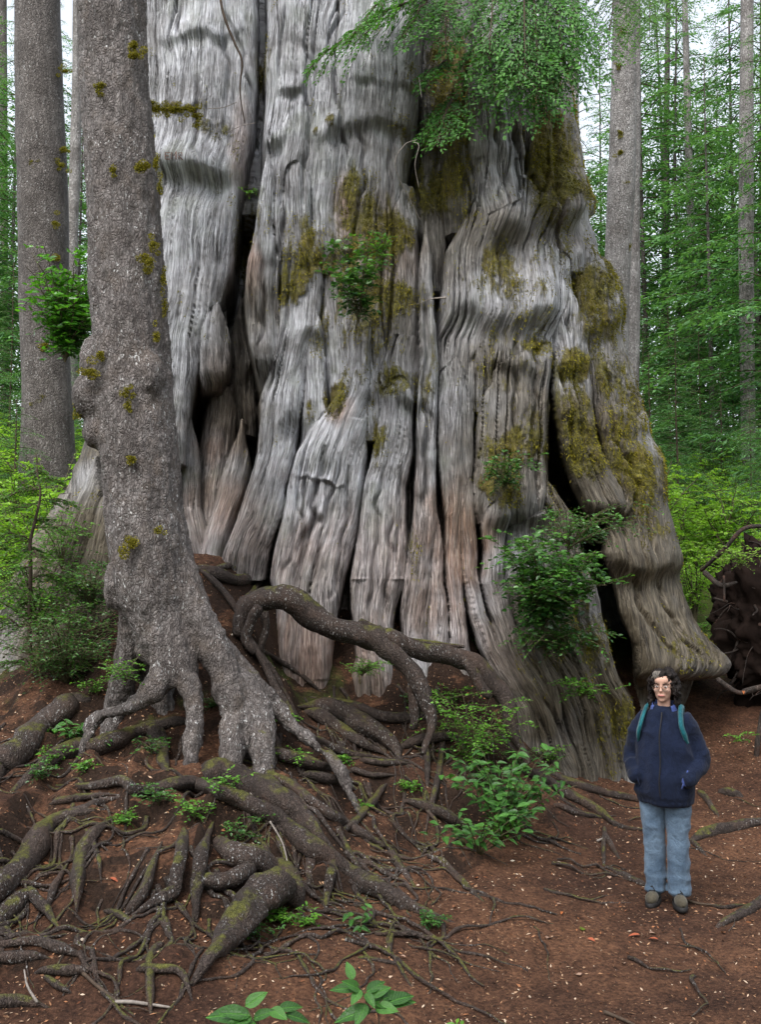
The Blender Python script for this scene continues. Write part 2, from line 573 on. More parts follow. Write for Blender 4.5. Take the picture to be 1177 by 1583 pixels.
GW = [  # metres
    (0, 2, 0), (-3, 2, .02), (3, 2, 0), (0, 4.8, 0), (2, 5, 0), (3.5, 5.5, .02), (-2, 4.2, .04), (-3.6, 4.5, .15), (3.6, 7.2, .03),
    (-5.6, 16, 2.7), (-12, 16, 3.6), (-9, 25, 5.2), (-20, 30, 7), (0, 14, 2.2), (0, 18, 2.6), (0, 26, 4.4), (5, 10.2, .55), (5.4, 13, 1.5),
    (8.9, 24, 3.9), (8, 16, 2.3), (6, 19, 2.9), (15, 25, 4.6), (25, 40, 8), (-25, 40, 9), (0, 45, 8.5), (0, 70, 11), (40, 70, 12), (-40, 70, 12),
    (-5, 6, .8), (-8, 9, 1.7), (8, 5, .25), (10, 9, 1.0), (-15, 5, 1.4), (15, 3, .6), (0, -6, 0), (-15, -10, .2), (15, -10, .2),
    (-40, 0, 3), (40, 0, 3), (0, -45, 0), (-40, -40, 1), (40, -40, 1), (-70, 30, 7), (70, 30, 7),
]
_gpts = np.vstack([np.array([_gp(*g) for g in GP]), np.array(GW, float)])

def _tps(r2):
    return np.where(r2 > 1e-9, 0.5 * r2 * np.log(np.maximum(r2, 1e-9)), 0.0)

_n = len(_gpts)
_d2 = ((_gpts[:, None, :2] - _gpts[None, :, :2]) ** 2).sum(-1)
_A = np.zeros((_n + 3, _n + 3))
_A[:_n, :_n] = _tps(_d2) + np.eye(_n) * 0.01
_A[:_n, _n] = 1
_A[:_n, _n + 1:] = _gpts[:, :2]
_A[_n, :_n] = 1
_A[_n + 1:, :_n] = _gpts[:, :2].T
_w = np.linalg.solve(_A, np.concatenate([_gpts[:, 2], [0, 0, 0]]))

def ground_exact(x, y):
    x, y = np.broadcast_arrays(np.asarray(x, float), np.asarray(y, float))
    shp = x.shape
    x, y = x.ravel(), y.ravel()
    r = np.hypot(x, y)
    k = np.minimum(1.0, 72.0 / np.maximum(r, 1e-6))
    X, Y = x * k, y * k
    z = np.empty_like(X)
    for s in range(0, len(X), 20000):
        e = slice(s, s + 20000)
        d2 = (X[e, None] - _gpts[None, :, 0]) ** 2 + (Y[e, None] - _gpts[None, :, 1]) ** 2
        z[e] = _tps(d2) @ _w[:_n] + _w[_n] + _w[_n + 1] * X[e] + _w[_n + 2] * Y[e]
    near = 1 - sstep(12, 25, r)
    p = np.stack([x, y, np.zeros_like(x)], -1)
    rough = sstep(-0.2, 0.9, z) * near + 0.25
    z = z + near * (0.05 * fbm(p * 1.6, 3) * rough + 0.020 * fbm(p * 6.0 + 9, 3) * rough + 0.008 * fbm(p * 24.0 + 3, 2))
    bank = sstep(0.12, 0.32, z) * (1 - sstep(1.5, 2.0, z)) * near * (1 - sstep(0.9, 2.2, x))
    ter = fbm(p * 1.9 + 31, 3)
    z = z + bank * (0.16 * np.tanh(ter * 5.0) * 0.5 + 0.07 * (1 - 2.2 * np.abs(noise(p * 3.1 + 8))))
    z = z + (1 - near) * 0.35 * fbm(p * 0.25, 3)
    return z.reshape(shp)

def _axis(lo, hi, n, far, m):
    a = np.linspace(lo, hi, n)
    g = np.geomspace(1, 1 + far, m)[1:] - 1
    return np.concatenate([(lo - g)[::-1], a, hi + g])

gx = _axis(-4.6, 5.2, 300, 220, 40)
gy = _axis(2.6, 11.4, 270, 220, 42)
GX, GY = np.meshgrid(gx, gy)
GZ = ground_exact(GX, GY)
def ground_z(x, y):
    """Height of the built ground sheet."""
    x, y = np.broadcast_arrays(np.asarray(x, float), np.asarray(y, float))
    i = np.clip(np.searchsorted(gx, x) - 1, 0, len(gx) - 2)
    j = np.clip(np.searchsorted(gy, y) - 1, 0, len(gy) - 2)
    a = np.clip((x - gx[i]) / (gx[i + 1] - gx[i]), 0, 1)
    b = np.clip((y - gy[j]) / (gy[j + 1] - gy[j]), 0, 1)
    return (GZ[j, i] * (1 - a) + GZ[j, i + 1] * a) * (1 - b) + (GZ[j + 1, i] * (1 - a) + GZ[j + 1, i + 1] * a) * b

def hit(u, v):
    """Where the ray through a photograph pixel meets the ground."""
    d = ray(u, v)
    d = d / np.linalg.norm(d, axis=-1, keepdims=True)
    d = np.atleast_2d(d)
    s = np.full(len(d), 3.0)
    o = np.array([0, 0, CAM_Z])
    done = np.zeros(len(d), bool)
    for _ in range(260):
        P = o + d * s[:, None]
        gap = P[:, 2] - ground_z(P[:, 0], P[:, 1])
        done |= gap < 0.004
        s = np.where(done, s, s + np.clip(gap * 0.45, 0.004, 0.25))
        if done.all() or s.max() > 40:
            break
    P = o + d * s[:, None]
    return P

gv = np.stack([GX, GY, GZ], -1).reshape(-1, 3)
nx_, ny_ = len(gx), len(gy)
i_, j_ = np.meshgrid(np.arange(ny_ - 1), np.arange(nx_ - 1), indexing='ij')
gq = np.stack([i_ * nx_ + j_, i_ * nx_ + j_ + 1, (i_ + 1) * nx_ + j_ + 1, (i_ + 1) * nx_ + j_], -1).reshape(-1, 4)
# mossy, leafy ground away from the trodden path
_far = sstep(10.6, 13.5, gv[:, 1] + 0.35 * np.maximum(0, -gv[:, 0] - 2)) + sstep(5.0, 6.5, np.abs(gv[:, 0] + 0.0))
_mo = sstep(0.12, 0.5, fbm(gv * np.array([1.2, 1.2, 0]) + 4, 4)) * sstep(0.3, 0.8, gv[:, 2]) * sstep(0.3, -0.6, gv[:, 0]) * 0.55
green = np.clip(_far + _mo, 0, 1)
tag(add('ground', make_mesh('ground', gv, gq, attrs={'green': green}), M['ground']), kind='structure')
# ------------------------------------------------------------------ the giant cedar
YC = 11.6
SIL_V = [-400, 0, 150, 250, 330, 420, 450, 490, 560, 650, 720, 850, 950, 1030, 1100, 1250]
SIL_R = [855, 872, 866, 884, 890, 918, 938, 944, 958, 980, 1006, 1026, 1050, 1086, 1066, 1060]
SIL_L = [200, 172, 168, 165, 160, 158, 156, 156, 152, 140, 128, 78, 15, -25, -60, -90]

# strands of the trunk: edges read from the photograph (v, left u, right u), push = metres proud of the trunk
STR = [
 # name, push, roundness, edges
 (0.06, .35, [(-500, 120, 396), (0, 150, 397), (120, 150, 396), (200, 150, 388), (250, 150, 377), (330, 150, 362), (420, 150, 352), (470, 150, 336), (520, 150, 312), (570, 150, 300), (650, 150, 282), (720, 150, 278)]),
 (0.00, .8, [(440, 300, 352), (500, 298, 352), (540, 300, 350), (575, 300, 345), (600, 308, 332)], 34),           # hanging lip by the hollow
 (0.10, .28, [(-500, 418, 652), (0, 412, 652), (120, 408, 646), (200, 405, 640), (260, 404, 628), (300, 404, 622), (330, 404, 612), (420, 430, 600)]),
 (0.11, .7, [(220, 404, 428), (300, 402, 428), (350, 394, 426), (400, 379, 432), (450, 374, 431), (520, 379, 430), (560, 390, 424), (600, 398, 412)], 40),
 (0.12, .5, [(220, 428, 500), (310, 428, 502), (350, 430, 503), (440, 436, 502), (480, 432, 498), (510, 430, 494), (550, 424, 476), (610, 397, 469), (650, 400, 459), (700, 394, 453), (750, 380, 438), (800, 364, 430), (850, 343, 412), (900, 330, 405)]),
 (0.04, .6, [(440, 476, 500), (520, 476, 500), (600, 470, 502), (660, 462, 505), (700, 458, 500)]),
 (0.03, .45, [(280, 500, 642), (330, 500, 648), (400, 498, 650), (500, 496, 650), (560, 500, 645), (620, 506, 640), (680, 515, 630)]),     # mossy middle
 (0.13, .38, [(500, 540, 580), (560, 532, 572), (610, 518, 570), (650, 486, 569), (700, 456, 565), (750, 440, 561), (800, 432, 556), (850, 420, 549), (900, 414, 536), (950, 424, 524), (1000, 428, 514), (1060, 428, 510), (1120, 430, 505)]),
 (0.10, .6, [(520, 590, 648), (560, 576, 650), (600, 574, 650), (625, 580, 645)]),
 (0.11, .45, [(540, 596, 640), (640, 586, 642), (700, 574, 638), (750, 563, 628), (800, 557, 627), (850, 551, 629), (900, 545, 628), (950, 547, 613), (1000, 550, 606)]),
 (0.10, .7, [(960, 556, 590), (1010, 550, 592), (1060, 543, 597), (1100, 540, 600), (1140, 538, 604)]),
 (0.10, .7, [(340, 648, 668), (430, 651, 668), (500, 650, 677), (600, 650, 679), (700, 645, 678), (800, 640, 674), (850, 632, 669), (900, 624, 665), (950, 622, 659), (1010, 628, 656)]),
 (0.05, .7, [(780, 664, 684), (900, 660, 685), (960, 656, 690), (1030, 652, 694)]),
 (-0.34, .5, [(-500, 668, 745), (0, 668, 745), (100, 655, 720), (200, 648, 712), (300, 640, 700), (380, 655, 690), (430, 668, 684)]),  # dark mossy recess
 (-0.12, .6, [(190, 690, 748), (240, 686, 752), (300, 684, 754), (345, 690, 748)]),
 (0.06, .35, [(-500, 760, 835), (0, 752, 832), (100, 728, 822), (160, 720, 820), (250, 734, 815), (330, 736, 822), (420, 730, 826)]),
 (0.08, .33, [(270, 742, 880), (320, 726, 890), (380, 690, 892), (450, 684, 893), (485, 682, 888), (520, 680, 862), (560, 679, 856), (640, 682, 853)]),
 (0.07, .6, [(500, 684, 740), (560, 680, 737), (650, 680, 736), (720, 682, 733), (780, 688, 726), (800, 690, 716), (850, 689, 712), (930, 690, 716), (990, 694, 722)]),
 (0.06, .7, [(700, 706, 736), (770, 708, 736), (830, 708, 740), (880, 712, 738), (950, 724, 752), (1000, 740, 777), (1050, 768, 806), (1100, 790, 826), (1170, 802, 840)]),
 (0.10, .35, [(500, 742, 866), (560, 742, 856), (620, 740, 852), (700, 737, 848), (750, 732, 847), (790, 728, 846), (810, 740, 848)]),
 (0.10, .7, [(730, 748, 792), (790, 745, 790), (850, 750, 782), (900, 746, 780), (950, 758, 792), (1000, 774, 816), (1050, 795, 850), (1100, 815, 872), (1190, 845, 905)]),
 (0.03, .35, [(740, 790, 850), (790, 785, 892), (850, 782, 906), (900, 778, 924), (950, 788, 928), (1000, 812, 940), (1050, 848, 956), (1100, 868, 978), (1200, 895, 990)]),
 (0.10, .8, [(850, 880, 908), (900, 895, 926), (950, 896, 931), (1000, 908, 944), (1050, 924, 957), (1100, 944, 985), (1200, 960, 985)]),
 (0.12, .4, [(-500, 820, 1200), (0, 828, 1200), (150, 816, 1200), (250, 816, 1200), (320, 820, 1200), (420, 860, 1200)]),
 (0.08, .4, [(300, 880, 1200), (370, 892, 1200), (420, 894, 1200), (490, 901, 1200), (550, 911, 1200), (600, 920, 1200), (650, 931, 1200), (700, 945, 1200), (760, 960, 1200), (800, 944, 1200), (850, 940, 1200), (900, 955, 1200), (950, 966, 1200), (1000, 985, 1200), (1055, 990, 1200)], 40),
 (0.10, .5, [(440, 862, 900), (500, 856, 906), (545, 856, 911), (600, 856, 916), (650, 862, 922), (700, 872, 938), (745, 890, 964), (785, 912, 972), (800, 925, 970)], 30),
 (0.07, .9, [(960, 800, 836), (1010, 822, 858), (1060, 846, 880), (1110, 868, 905), (1200, 890, 930)]),
 (0.06, .9, [(930, 850, 880), (990, 868, 900), (1050, 890, 922), (1110, 915, 946), (1200, 935, 962)]),
 (0.09, .9, [(880, 800, 822), (940, 806, 826), (1000, 818, 838), (1060, 842, 858)]),
 (-0.55, .5, [(1020, 975, 1060), (1080, 985, 1062), (1250, 995, 1070)]),                                    # inner wood below the overhanging leg
 (-0.35, .7, [(610, 268, 296), (700, 272, 300), (780, 276, 305), (860, 290, 330)]),
 (-0.45, .8, [(540, 318, 352), (620, 312, 358), (700, 300, 356), (760, 300, 345), (800, 300, 340), (860, 305, 345)]),
 (-0.25, .8, [(640, 352, 380), (700, 345, 380), (760, 330, 375), (820, 312, 352), (870, 300, 345)]),
 (-0.60, .8, [(430, 352, 384), (520, 350, 390), (600, 352, 392), (660, 360, 390)]),
 (0.10, .7, [(700, 128, 172), (760, 118, 160), (820, 98, 142), (880, 70, 118), (950, 28, 86), (1020, -10, 60), (1250, -40, 40)]),
 (0.08, .7, [(720, 160, 200), (800, 142, 190), (880, 118, 170), (950, 90, 150), (1020, 62, 130), (1250, 40, 120)]),
 (0.13, .7, [(760, 60, 110), (850, 40, 90), (900, 5, 66), (960, -40, 26), (1250, -90, -10)]),
 (0.02, .3, [(640, -400, 190), (740, -400, 185), (880, -400, 190), (1050, -400, 200), (1250, -400, 200)]),
]
LEDGES = [  # u0, u1, v, height (m), reach above (px)
 (225, 385, 258, .12, 34), (240, 372, 50, .05, 18), (250, 330, 165, .04, 14), (408, 520, 210, .09, 26), (505, 645, 206, .08, 24), (405, 470, 142, .05, 14), (550, 650, 128, .04, 16),
 (440, 560, 70, .03, 16), (700, 826, 352, .15, 55), (818, 900, 330, .17, 50), (680, 860, 480, .12, 52), (850, 896, 478, .10, 40), (890, 960, 492, .13, 46), (852, 916, 548, .11, 30),
 (740, 852, 560, .05, 30), (728, 848, 790, .13, 42), (570, 655, 612, .13, 28), (430, 503, 508, .10, 34), (395, 472, 640, .15, 42), (455, 530, 746, .045, 5), (905, 975, 788, .10, 26),
 (940, 1040, 762, .08, 32), (938, 1045, 868, .08, 44), (980, 1120, 1042, .16, 70), (374, 434, 565, .09, 44), (920, 990, 655, .06, 26), (700, 800, 255, .04, 20), (735, 820, 205, .04, 20), (420, 505, 405, .04, 20), (850, 945, 640, .05, 30),
 (880, 930, 985, .04, 20), (860, 900, 400, .06, 24),
]
CRACKS = [
 (3, .10, [(478, 30), (475, 150), (480, 195), (470, 330)]), (3, .10, [(530, 20), (512, 60), (520, 160), (540, 250)]), (3, .10, [(558, 195), (562, 300), (545, 400)]),
 (3, .09, [(610, 190), (600, 330)]), (3, .08, [(650, 180), (630, 330)]), (3, .09, [(440, 250), (436, 420)]), (3, .08, [(480, 300), (476, 400), (480, 470)]), (3, .09, [(405, 380), (408, 470), (404, 560)]),
 (4, .12, [(505, 690), (485, 780), (455, 930)]), (3, .10, [(530, 700), (505, 800), (480, 930)]), (3, .10, [(545, 720), (535, 800), (512, 930)]), (3, .08, [(520, 760), (495, 860)]), (3, .09, [(470, 760), (440, 900)]),
 (3, .09, [(590, 720), (580, 850), (570, 960)]), (3, .09, [(605, 780), (595, 960)]), (3, .08, [(620, 720), (612, 900)]), (3, .09, [(305, 120), (310, 300)]), (3, .08, [(350, 30), (352, 180)]), (2.5, .08, [(340, 0), (375, 80), (392, 180), (398, 220)]),
 (4, .12, [(658, 450), (660, 620), (656, 800)]), (3, .09, [(775, 380), (770, 470)]), (3, .09, [(800, 500), (795, 600), (790, 700)]), (3, .08, [(830, 530), (822, 700)]), (4, .1, [(826, 700), (828, 780)]),
 (3, .1, [(865, 560), (880, 680), (905, 740)]), (3, .1, [(940, 560), (955, 680), (990, 740)]), (3, .1, [(975, 700), (985, 800)]), (3, .1, [(980, 880), (1000, 960), (1040, 1030)]), (3, .1, [(1010, 880), (1030, 960), (1070, 1030)]), (3, .08, [(1000, 780), (1005, 870)]),
 (3, .1, [(860, 180), (855, 330)]), (3, .1, [(765, 160), (770, 330)]), (3, .09, [(795, 180), (800, 330)]),
]
MOSSY = [
 (850, 260, 50, 150, .62), (920, 480, 45, 110, .66), (880, 650, 45, 120, .66), (960, 640, 45, 110, .66), (800, 560, 70, 120, .45), (990, 740, 45, 70, .7), (780, 420, 80, 60, .55), (560, 450, 90, 170, .6), (690, 180, 60, 200, .7),  # u, v, ru, rv, strength
 (850, 250, 38, 95, 1.0), (840, 155, 25, 40, .8), (868, 300, 35, 40, 1.0), (770, 405, 45, 28, .8), (825, 450, 22, 35, .6), (915, 440, 35, 55, .9), (830, 535, 30, 18, .95), (880, 570, 35, 30, 1.), (900, 690, 45, 60, .85),
 (800, 690, 60, 40, .8), (770, 750, 50, 40, .75), (940, 600, 30, 60, .7), (985, 720, 40, 45, .9), (960, 660, 30, 40, .7), (1000, 820, 40, 30, .5), (560, 420, 70, 110, .8), (475, 385, 35, 45, .9), (470, 430, 25, 40, .85), (590, 480, 60, 90, .8), (600, 370, 40, 40, .9),
 (545, 300, 15, 30, .8), (440, 430, 12, 40, .8), (520, 620, 20, 30, .95), (610, 590, 40, 25, .7), (585, 680, 18, 40, .8), (690, 270, 60, 80, .85), (700, 100, 50, 110, .8), (620, 200, 15, 30, .6), (510, 195, 12, 14, .8), (490, 205, 9, 12, .9), (405, 90, 12, 40, .7), (375, 330, 30, 60, .7), (265, 172, 45, 12, .7), (330, 200, 30, 15, .6),
 (640, 860, 12, 40, .5), (920, 990, 30, 60, .6), (960, 1120, 30, 60, .7), (900, 950, 25, 60, .55), (840, 980, 50, 80, .4), (1040, 1000, 40, 40, .45), (560, 1020, 15, 60, .4), (480, 640, 8, 30, .7), (655, 590, 20, 60, .5), (825, 640, 25, 30, .6), (740, 640, 14, 60, .4), (870, 380, 25, 30, .5), (110, 900, 50, 60, .3)]
ROTTY = [(520, 900, 150, 120, .42), (620, 900, 90, 130, .45), (700, 900, 60, 120, .7), (390, 830, 60, 60, .35), (715, 860, 45, 110, .9), (690, 780, 40, 30, .6), (330, 760, 50, 60, .7), (325, 690, 25, 40, .8), (345, 650, 40, 90, .6), (390, 420, 14, 40, .8), (600, 380, 40, 60, .7), (535, 330, 15, 40, .8), (640, 780, 25, 60, .35), (520, 640, 20, 20, .6), (780, 1010, 40, 90, .55), (760, 930, 25, 60, .4), (370, 230, 14, 60, .5), (465, 1010, 60, 90, .75), (570, 1060, 45, 70, .7), (600, 965, 60, 40, .5), (830, 1090, 60, 60, .35), (860, 270, 30, 50, .4), (660, 960, 30, 30, .6), (300, 800, 30, 60, .5), (440, 890, 25, 20, .5), (120, 850, 60, 60, .4), (575, 880, 15, 60, .25)]
BROWNY = [(900, 1180, 130, 80, .95), (1040, 1040, 80, 60, .8), (1010, 900, 120, 300, 1.0), (905, 740, 90, 190, .95), (870, 1060, 140, 170, 1.0), (855, 250, 70, 150, .9), (790, 680, 100, 170, .85), (800, 300, 70, 90, .4), (720, 700, 45, 90, .6), (940, 600, 70, 160, .8), (370, 600, 60, 160, .8), (690, 200, 70, 250, .8), (110, 900, 170, 260, 1.0), (590, 450, 80, 160, .6), (560, 1070, 40, 60, .5), (940, 500, 50, 120, .5), (540, 950, 120, 60, .25), (300, 720, 40, 130, .5), (800, 420, 80, 60, .35)]

def cedar_height(u, v, P):
    """Relief of the trunk (m) at the photograph's pixel u, v, with the grain coordinates and wear masks."""
    n = len(u)
    Pn = P * np.array([1, 1, 0.35])
    wu = 7.0 * fbm(Pn * 1.6, 3) + 3.5 * fbm(Pn * 6.0 + 5, 3)
    wv = 9.0 * fbm(P * 1.1 + 30, 2)
    uu, vv = u + wu, v + wv
    H = np.full(n, -0.62) + 0.10 * fbm(Pn * 4, 3)
    holes = []
    # the two hollows go deep into the trunk
    for poly in ([(600, 849, 853), (650, 846, 860), (700, 846, 872), (750, 848, 896), (785, 848, 918), (830, 896, 938), (880, 918, 952), (950, 928, 966), (1000, 944, 980), (1060, 962, 986), (1110, 980, 1000), (1250, 988, 1004)],
                 [(560, 290, 325), (600, 286, 328), (660, 284, 330), (720, 286, 315)],
                 [(300, 375, 395), (380, 365, 385), (450, 350, 375), (560, 355, 395), (680, 360, 395), (760, 365, 385)]):
        a = np.array(poly, float)
        l, r = np.interp(uu, [0, 1], [0, 0]) + np.interp(vv, a[:, 0], a[:, 1]), np.interp(vv, a[:, 0], a[:, 2])
        ins = (uu > l - 4) & (uu < r + 4) & (vv > a[0, 0]) & (vv < a[-1, 0])
        H = np.where(ins, H - 0.75, H)
        holes.append((uu > l - 1) & (uu < r + 1) & (vv > a[0, 0] + 6) & (vv < a[-1, 0]))
    hole = np.zeros(n, bool)
    S = np.zeros(n)
    W = np.full(n, 0.3)
    best = np.full(n, -1)
    for k, (push, rnd, edges, *hard) in enumerate(STR):
        e = np.array(edges, float)
        if e[-1, 0] >= 985 and not hard:
            e = np.vstack([e, e[-1] + (1500 - e[-1, 0]) * np.array([1, .10, .16])])
        ok = (vv > e[0, 0]) & (vv < e[-1, 0]) & (uu > e[:, 1].min() - 40) & (uu < e[:, 2].max() + 40)
        idx = np.nonzero(ok)[0]
        if not len(idx):
            continue
        x, y = uu[idx], vv[idx]
        l, r = np.interp(y, e[:, 0], e[:, 1]), np.interp(y, e[:, 0], e[:, 2])
        c, hw = (l + r) / 2, (r - l) / 2
        if e[0, 0] > 0 and hw.mean() < 32:
            hw = hw * (0.12 + 0.88 * sstep(0, 85, y - e[0, 0]))
        cut = np.zeros(len(idx))
        if e[0, 0] > 0:
            cut = cut + 0.07 * (1 - sstep(0, 80, y - e[0, 0]))
        if e[-1, 0] < 1000 or hard:
            cut = cut + (0.42 * (1 - np.sqrt(1 - (1 - np.clip((e[-1, 0] - y) / hard[0], 0, 1)) ** 2)) if hard else 0.09 * (1 - sstep(0, 50, e[-1, 0] - y)))
        t = (x - c) / hw
        hm = hw * 10.5 / F_PX
        dm = np.maximum(0, (np.abs(x - c) - hw)) * 10.5 / F_PX
        rise = np.minimum(hm * rnd * 1.5, 0.30)
        flank = np.minimum(1.0, (1 - np.minimum(1, np.abs(t))) * hm / 0.10)          # broad plates: round only at their rims
        prof = np.where(hm > 0.28, 0.6 * np.sqrt(np.clip(1 - (1 - flank) ** 2, 0, 1)) + 0.4 * np.sqrt(np.clip(1 - t * t, 0, 1)), np.sqrt(np.clip(1 - t * t, 0, 1)))
        h = push - rise * (1 - prof) - dm * 20.0 - cut
        win = h > H[idx]
        w = idx[win]
        H[w] = h[win]
        S[w] = (t * hm)[win] + k * 1.73
        W[w] = hm[win]
        best[w] = k
    T = P[:, 2].copy()
    for k in (0, 1):
        hole |= holes[k] & (best == -1) | (holes[k] & (H < -0.42) & (k == 0))
    # rolls and creases across the grain
    for (u0, u1, v0, amp, reach) in LEDGES:
        idx = np.nonzero((u > u0 - 30) & (u < u1 + 30) & (v > v0 - 3.2 * reach) & (v < v0 + 2.4 * reach))[0]
        if not len(idx):
            continue
        fade = sstep(u0 - 16, u0 + 22, u[idx]) * (1 - sstep(u1 - 22, u1 + 16, u[idx]))
        d = v[idx] - v0 - 15 * noise(np.stack([u[idx] / 38, np.full(len(idx), v0 * 1.3), np.zeros(len(idx))], -1)) - 4 * noise(np.stack([u[idx] / 9, np.full(len(idx), v0 * 0.7), np.zeros(len(idx))], -1))
        roll = np.where(d < 0, np.exp(-(d / reach) ** 2), np.exp(-(d / (0.36 * reach + 2)) ** 2)) - 0.55 * np.exp(-((d - 0.75 * reach) / (0.55 * reach)) ** 2)
        amp = amp * np.clip(0.75 + 0.9 * noise(np.stack([u[idx] / 46, np.full(len(idx), v0 * 0.31), np.zeros(len(idx))], -1)), 0.1, 1.5)
        H[idx] += amp * fade * roll
    for (w, dep, pl) in CRACKS:
        a = np.array(pl, float)
        idx = np.nonzero((v > a[0, 1]) & (v < a[-1, 1]) & (u > a[:, 0].min() - 25) & (u < a[:, 0].max() + 25))[0]
        if not len(idx):
            continue
        x = np.interp(v[idx], a[:, 1], a[:, 0]) + 5 * noise(np.stack([v[idx] / 26, np.full(len(idx), a[0, 0]), np.zeros(len(idx))], -1))
        f = np.minimum(1, np.minimum(v[idx] - a[0, 1], a[-1, 1] - v[idx]) / 30)
        H[idx] -= 0.85 * dep * f * np.exp(-((u[idx] - x) / (w * 1.15)) ** 2)
    # masks
    def blob(lst, scale):
        m = np.zeros(n)
        q = 0.75 * fbm(P * scale, 4)
        for (a, b, ra, rb, s) in lst:
            m = np.maximum(m, s * np.clip(1.45 - np.hypot((u - a) / ra, (v - b) / rb) + q, 0, 1))
        return m
    moss = blob(MOSSY, 3.4)
    rot = np.clip(blob(ROTTY, 3.0), 0, 1)
    brown = np.clip(blob(BROWNY, 1.6), 0, 1)
    # grain: long fibres and splits that follow each strand
    g = np.stack([S, T * 0.06, best * 3.1 + 0 * S], -1)
    wob = 0.030 * fbm(P * np.array([2.2, 2.2, 1.3]) + 3, 3)
    gs = g.copy()
    gs[:, 0] += wob
    wide = np.clip(W / 0.2, 0.35, 1)
    H += 0.046 * wide * fbm(gs * np.array([6.5, 5, 1]), 3)
    H += 0.028 * fbm(gs * np.array([15, 10, 1]) + 40, 2)
    sp = np.abs(noise(gs * np.array([8.5, 9, 1]) + 11) + 0.35 * noise(gs * np.array([22, 20, 1]) + 51))
    sp2 = np.abs(noise(gs * np.array([20, 11, 1]) + 71) + 0.25 * noise(gs * np.array([38, 25, 1]) + 91))
    gate2 = sstep(-0.25, 0.2, noise(P * np.array([3.1, 3.1, 1.4]) + 160))
    H -= 0.024 * gate2 * np.exp(-(sp2 / 0.13) ** 2)
    gate = sstep(-0.1, 0.25, noise(P * np.array([1.7, 1.7, 0.8]) + 60))
    H -= 0.10 * wide * gate * np.exp(-(sp / 0.075) ** 2)
    H += 0.030 * fbm(P * np.array([1.6, 1.6, 2.6]) + 21, 3)
    mm = np.clip((moss - 0.35) / 0.4, 0, 1)
    H += mm * (0.012 + 0.030 * fbm(P * 16, 3) + 0.03 * fbm(P * np.array([24, 24, 5]) + 6, 2))
    return H, np.stack([S + wob, T], -1), np.stack([moss, rot, brown], -1), hole

def build_cedar():
    n_pow = 2.5
    th = np.linspace(0, math.pi, 4001)
    ex = 2.0 / n_pow
    cx = np.sign(np.cos(th)) * np.abs(np.cos(th)) ** ex
    cy = np.abs(np.sin(th)) ** ex
    arc = np.concatenate([[0], np.cumsum(np.hypot(np.diff(cx) * 3.4, np.diff(cy) * 2.1))])
    NF, NB = 780, 70
    thf = np.interp(np.linspace(0, arc[-1], NF), arc, th)
    thb = np.linspace(math.pi, 2 * math.pi, NB + 2)[1:-1]
    theta = np.concatenate([thf, thb])
    zs = np.concatenate([np.linspace(-0.05, 8.95, 725), np.linspace(8.95, 17.0, 60)[1:]])
    nr, nc = len(zs), len(theta)
    # rows: silhouettes to metres at the trunk's middle
    d = YC * CP + (zs - CAM_Z) * SP
    vrow = CY - F_PX * (-YC * SP + (zs - CAM_Z) * CP) / d
    xl = (np.interp(vrow, SIL_V, SIL_L) - CX) / F_PX * d
    xr = (np.interp(vrow, SIL_V, SIL_R) - CX) / F_PX * d
    c, a = (xl + xr) / 2, (xr - xl) / 2 * 0.985
    k = np.clip(zs / 8.5, 0, 1.6)
    bf = 2.28 - 0.50 * k ** 0.7
    bb = 2.9 - 0.7 * k
    ct = np.sign(np.cos(theta)) * np.abs(np.cos(theta)) ** ex
    st = np.sign(np.sin(theta)) * np.abs(np.sin(theta)) ** ex
    X = c[:, None] + a[:, None] * ct[None]
    Y = YC - np.where(st > 0, bf[:, None] * st[None], bb[:, None] * st[None])
    Z = np.repeat(zs[:, None], nc, 1)
    P = np.stack([X, Y, Z], -1).reshape(-1, 3)
    # outward direction, leaning towards the open side so that the relief keeps its place
    nxv = np.sign(ct) * np.abs(np.cos(theta)) ** (2 - ex) / a.mean()
    nyv = -np.sign(st) * np.abs(np.sin(theta)) ** (2 - ex) / 2.0
    nxv = nxv * 0.4
    ln = np.hypot(nxv, nyv)
    D = np.stack([np.tile(nxv / ln, nr), np.tile(nyv / ln, nr), np.zeros(nr * nc)], -1)
    u, v, _ = project(P)
    v = np.maximum(v, -260 + 60 * np.sin(P[:, 2]))
    H, uv, masks, hole = cedar_height(u, v, P)
    front = np.tile(sstep(-0.25, 0.02, np.sin(theta)), nr)
    H = H * front + (1 - front) * 0.10 * fbm(P * np.array([2.5, 2.5, .5]), 3)
    masks *= front[:, None]
    # proud wood swells outward; furrows and hollows run straight back into the trunk
    back = P * np.array([1, 1, 0])
    back /= np.linalg.norm(back, axis=1)[:, None]
    V = P + D * np.maximum(H, -0.12)[:, None] + back * np.maximum(-0.12 - H, 0)[:, None]
    i, j = np.meshgrid(np.arange(nr - 1), np.arange(nc), indexing='ij')
    j2 = (j + 1) % nc
    Q = np.stack([i * nc + j, (i + 1) * nc + j, (i + 1) * nc + j2, i * nc + j2], -1).reshape(-1, 4)
    hole &= front > 0.99                       # the trunk is hollow: the openings let you look into its dark inside
    Q = Q[~hole[Q].all(1)]
    top = len(V)
    V = np.vstack([V, [c[-1], YC, zs[-1] + 0.3]])
    jj = np.arange(nc)
    TT = np.stack([np.full(nc, top), (nr - 1) * nc + jj, (nr - 1) * nc + (jj + 1) % nc], -1)
    uv = np.vstack([uv, [0, 0]])
    masks = np.vstack([masks, [0, 0, 1]])
    build_cedar.data = (V, D, masks, front)
    return make_mesh('cedar_trunk', V, [Q, TT], uv=uv, attrs={'masks': masks}), V[: NF].shape

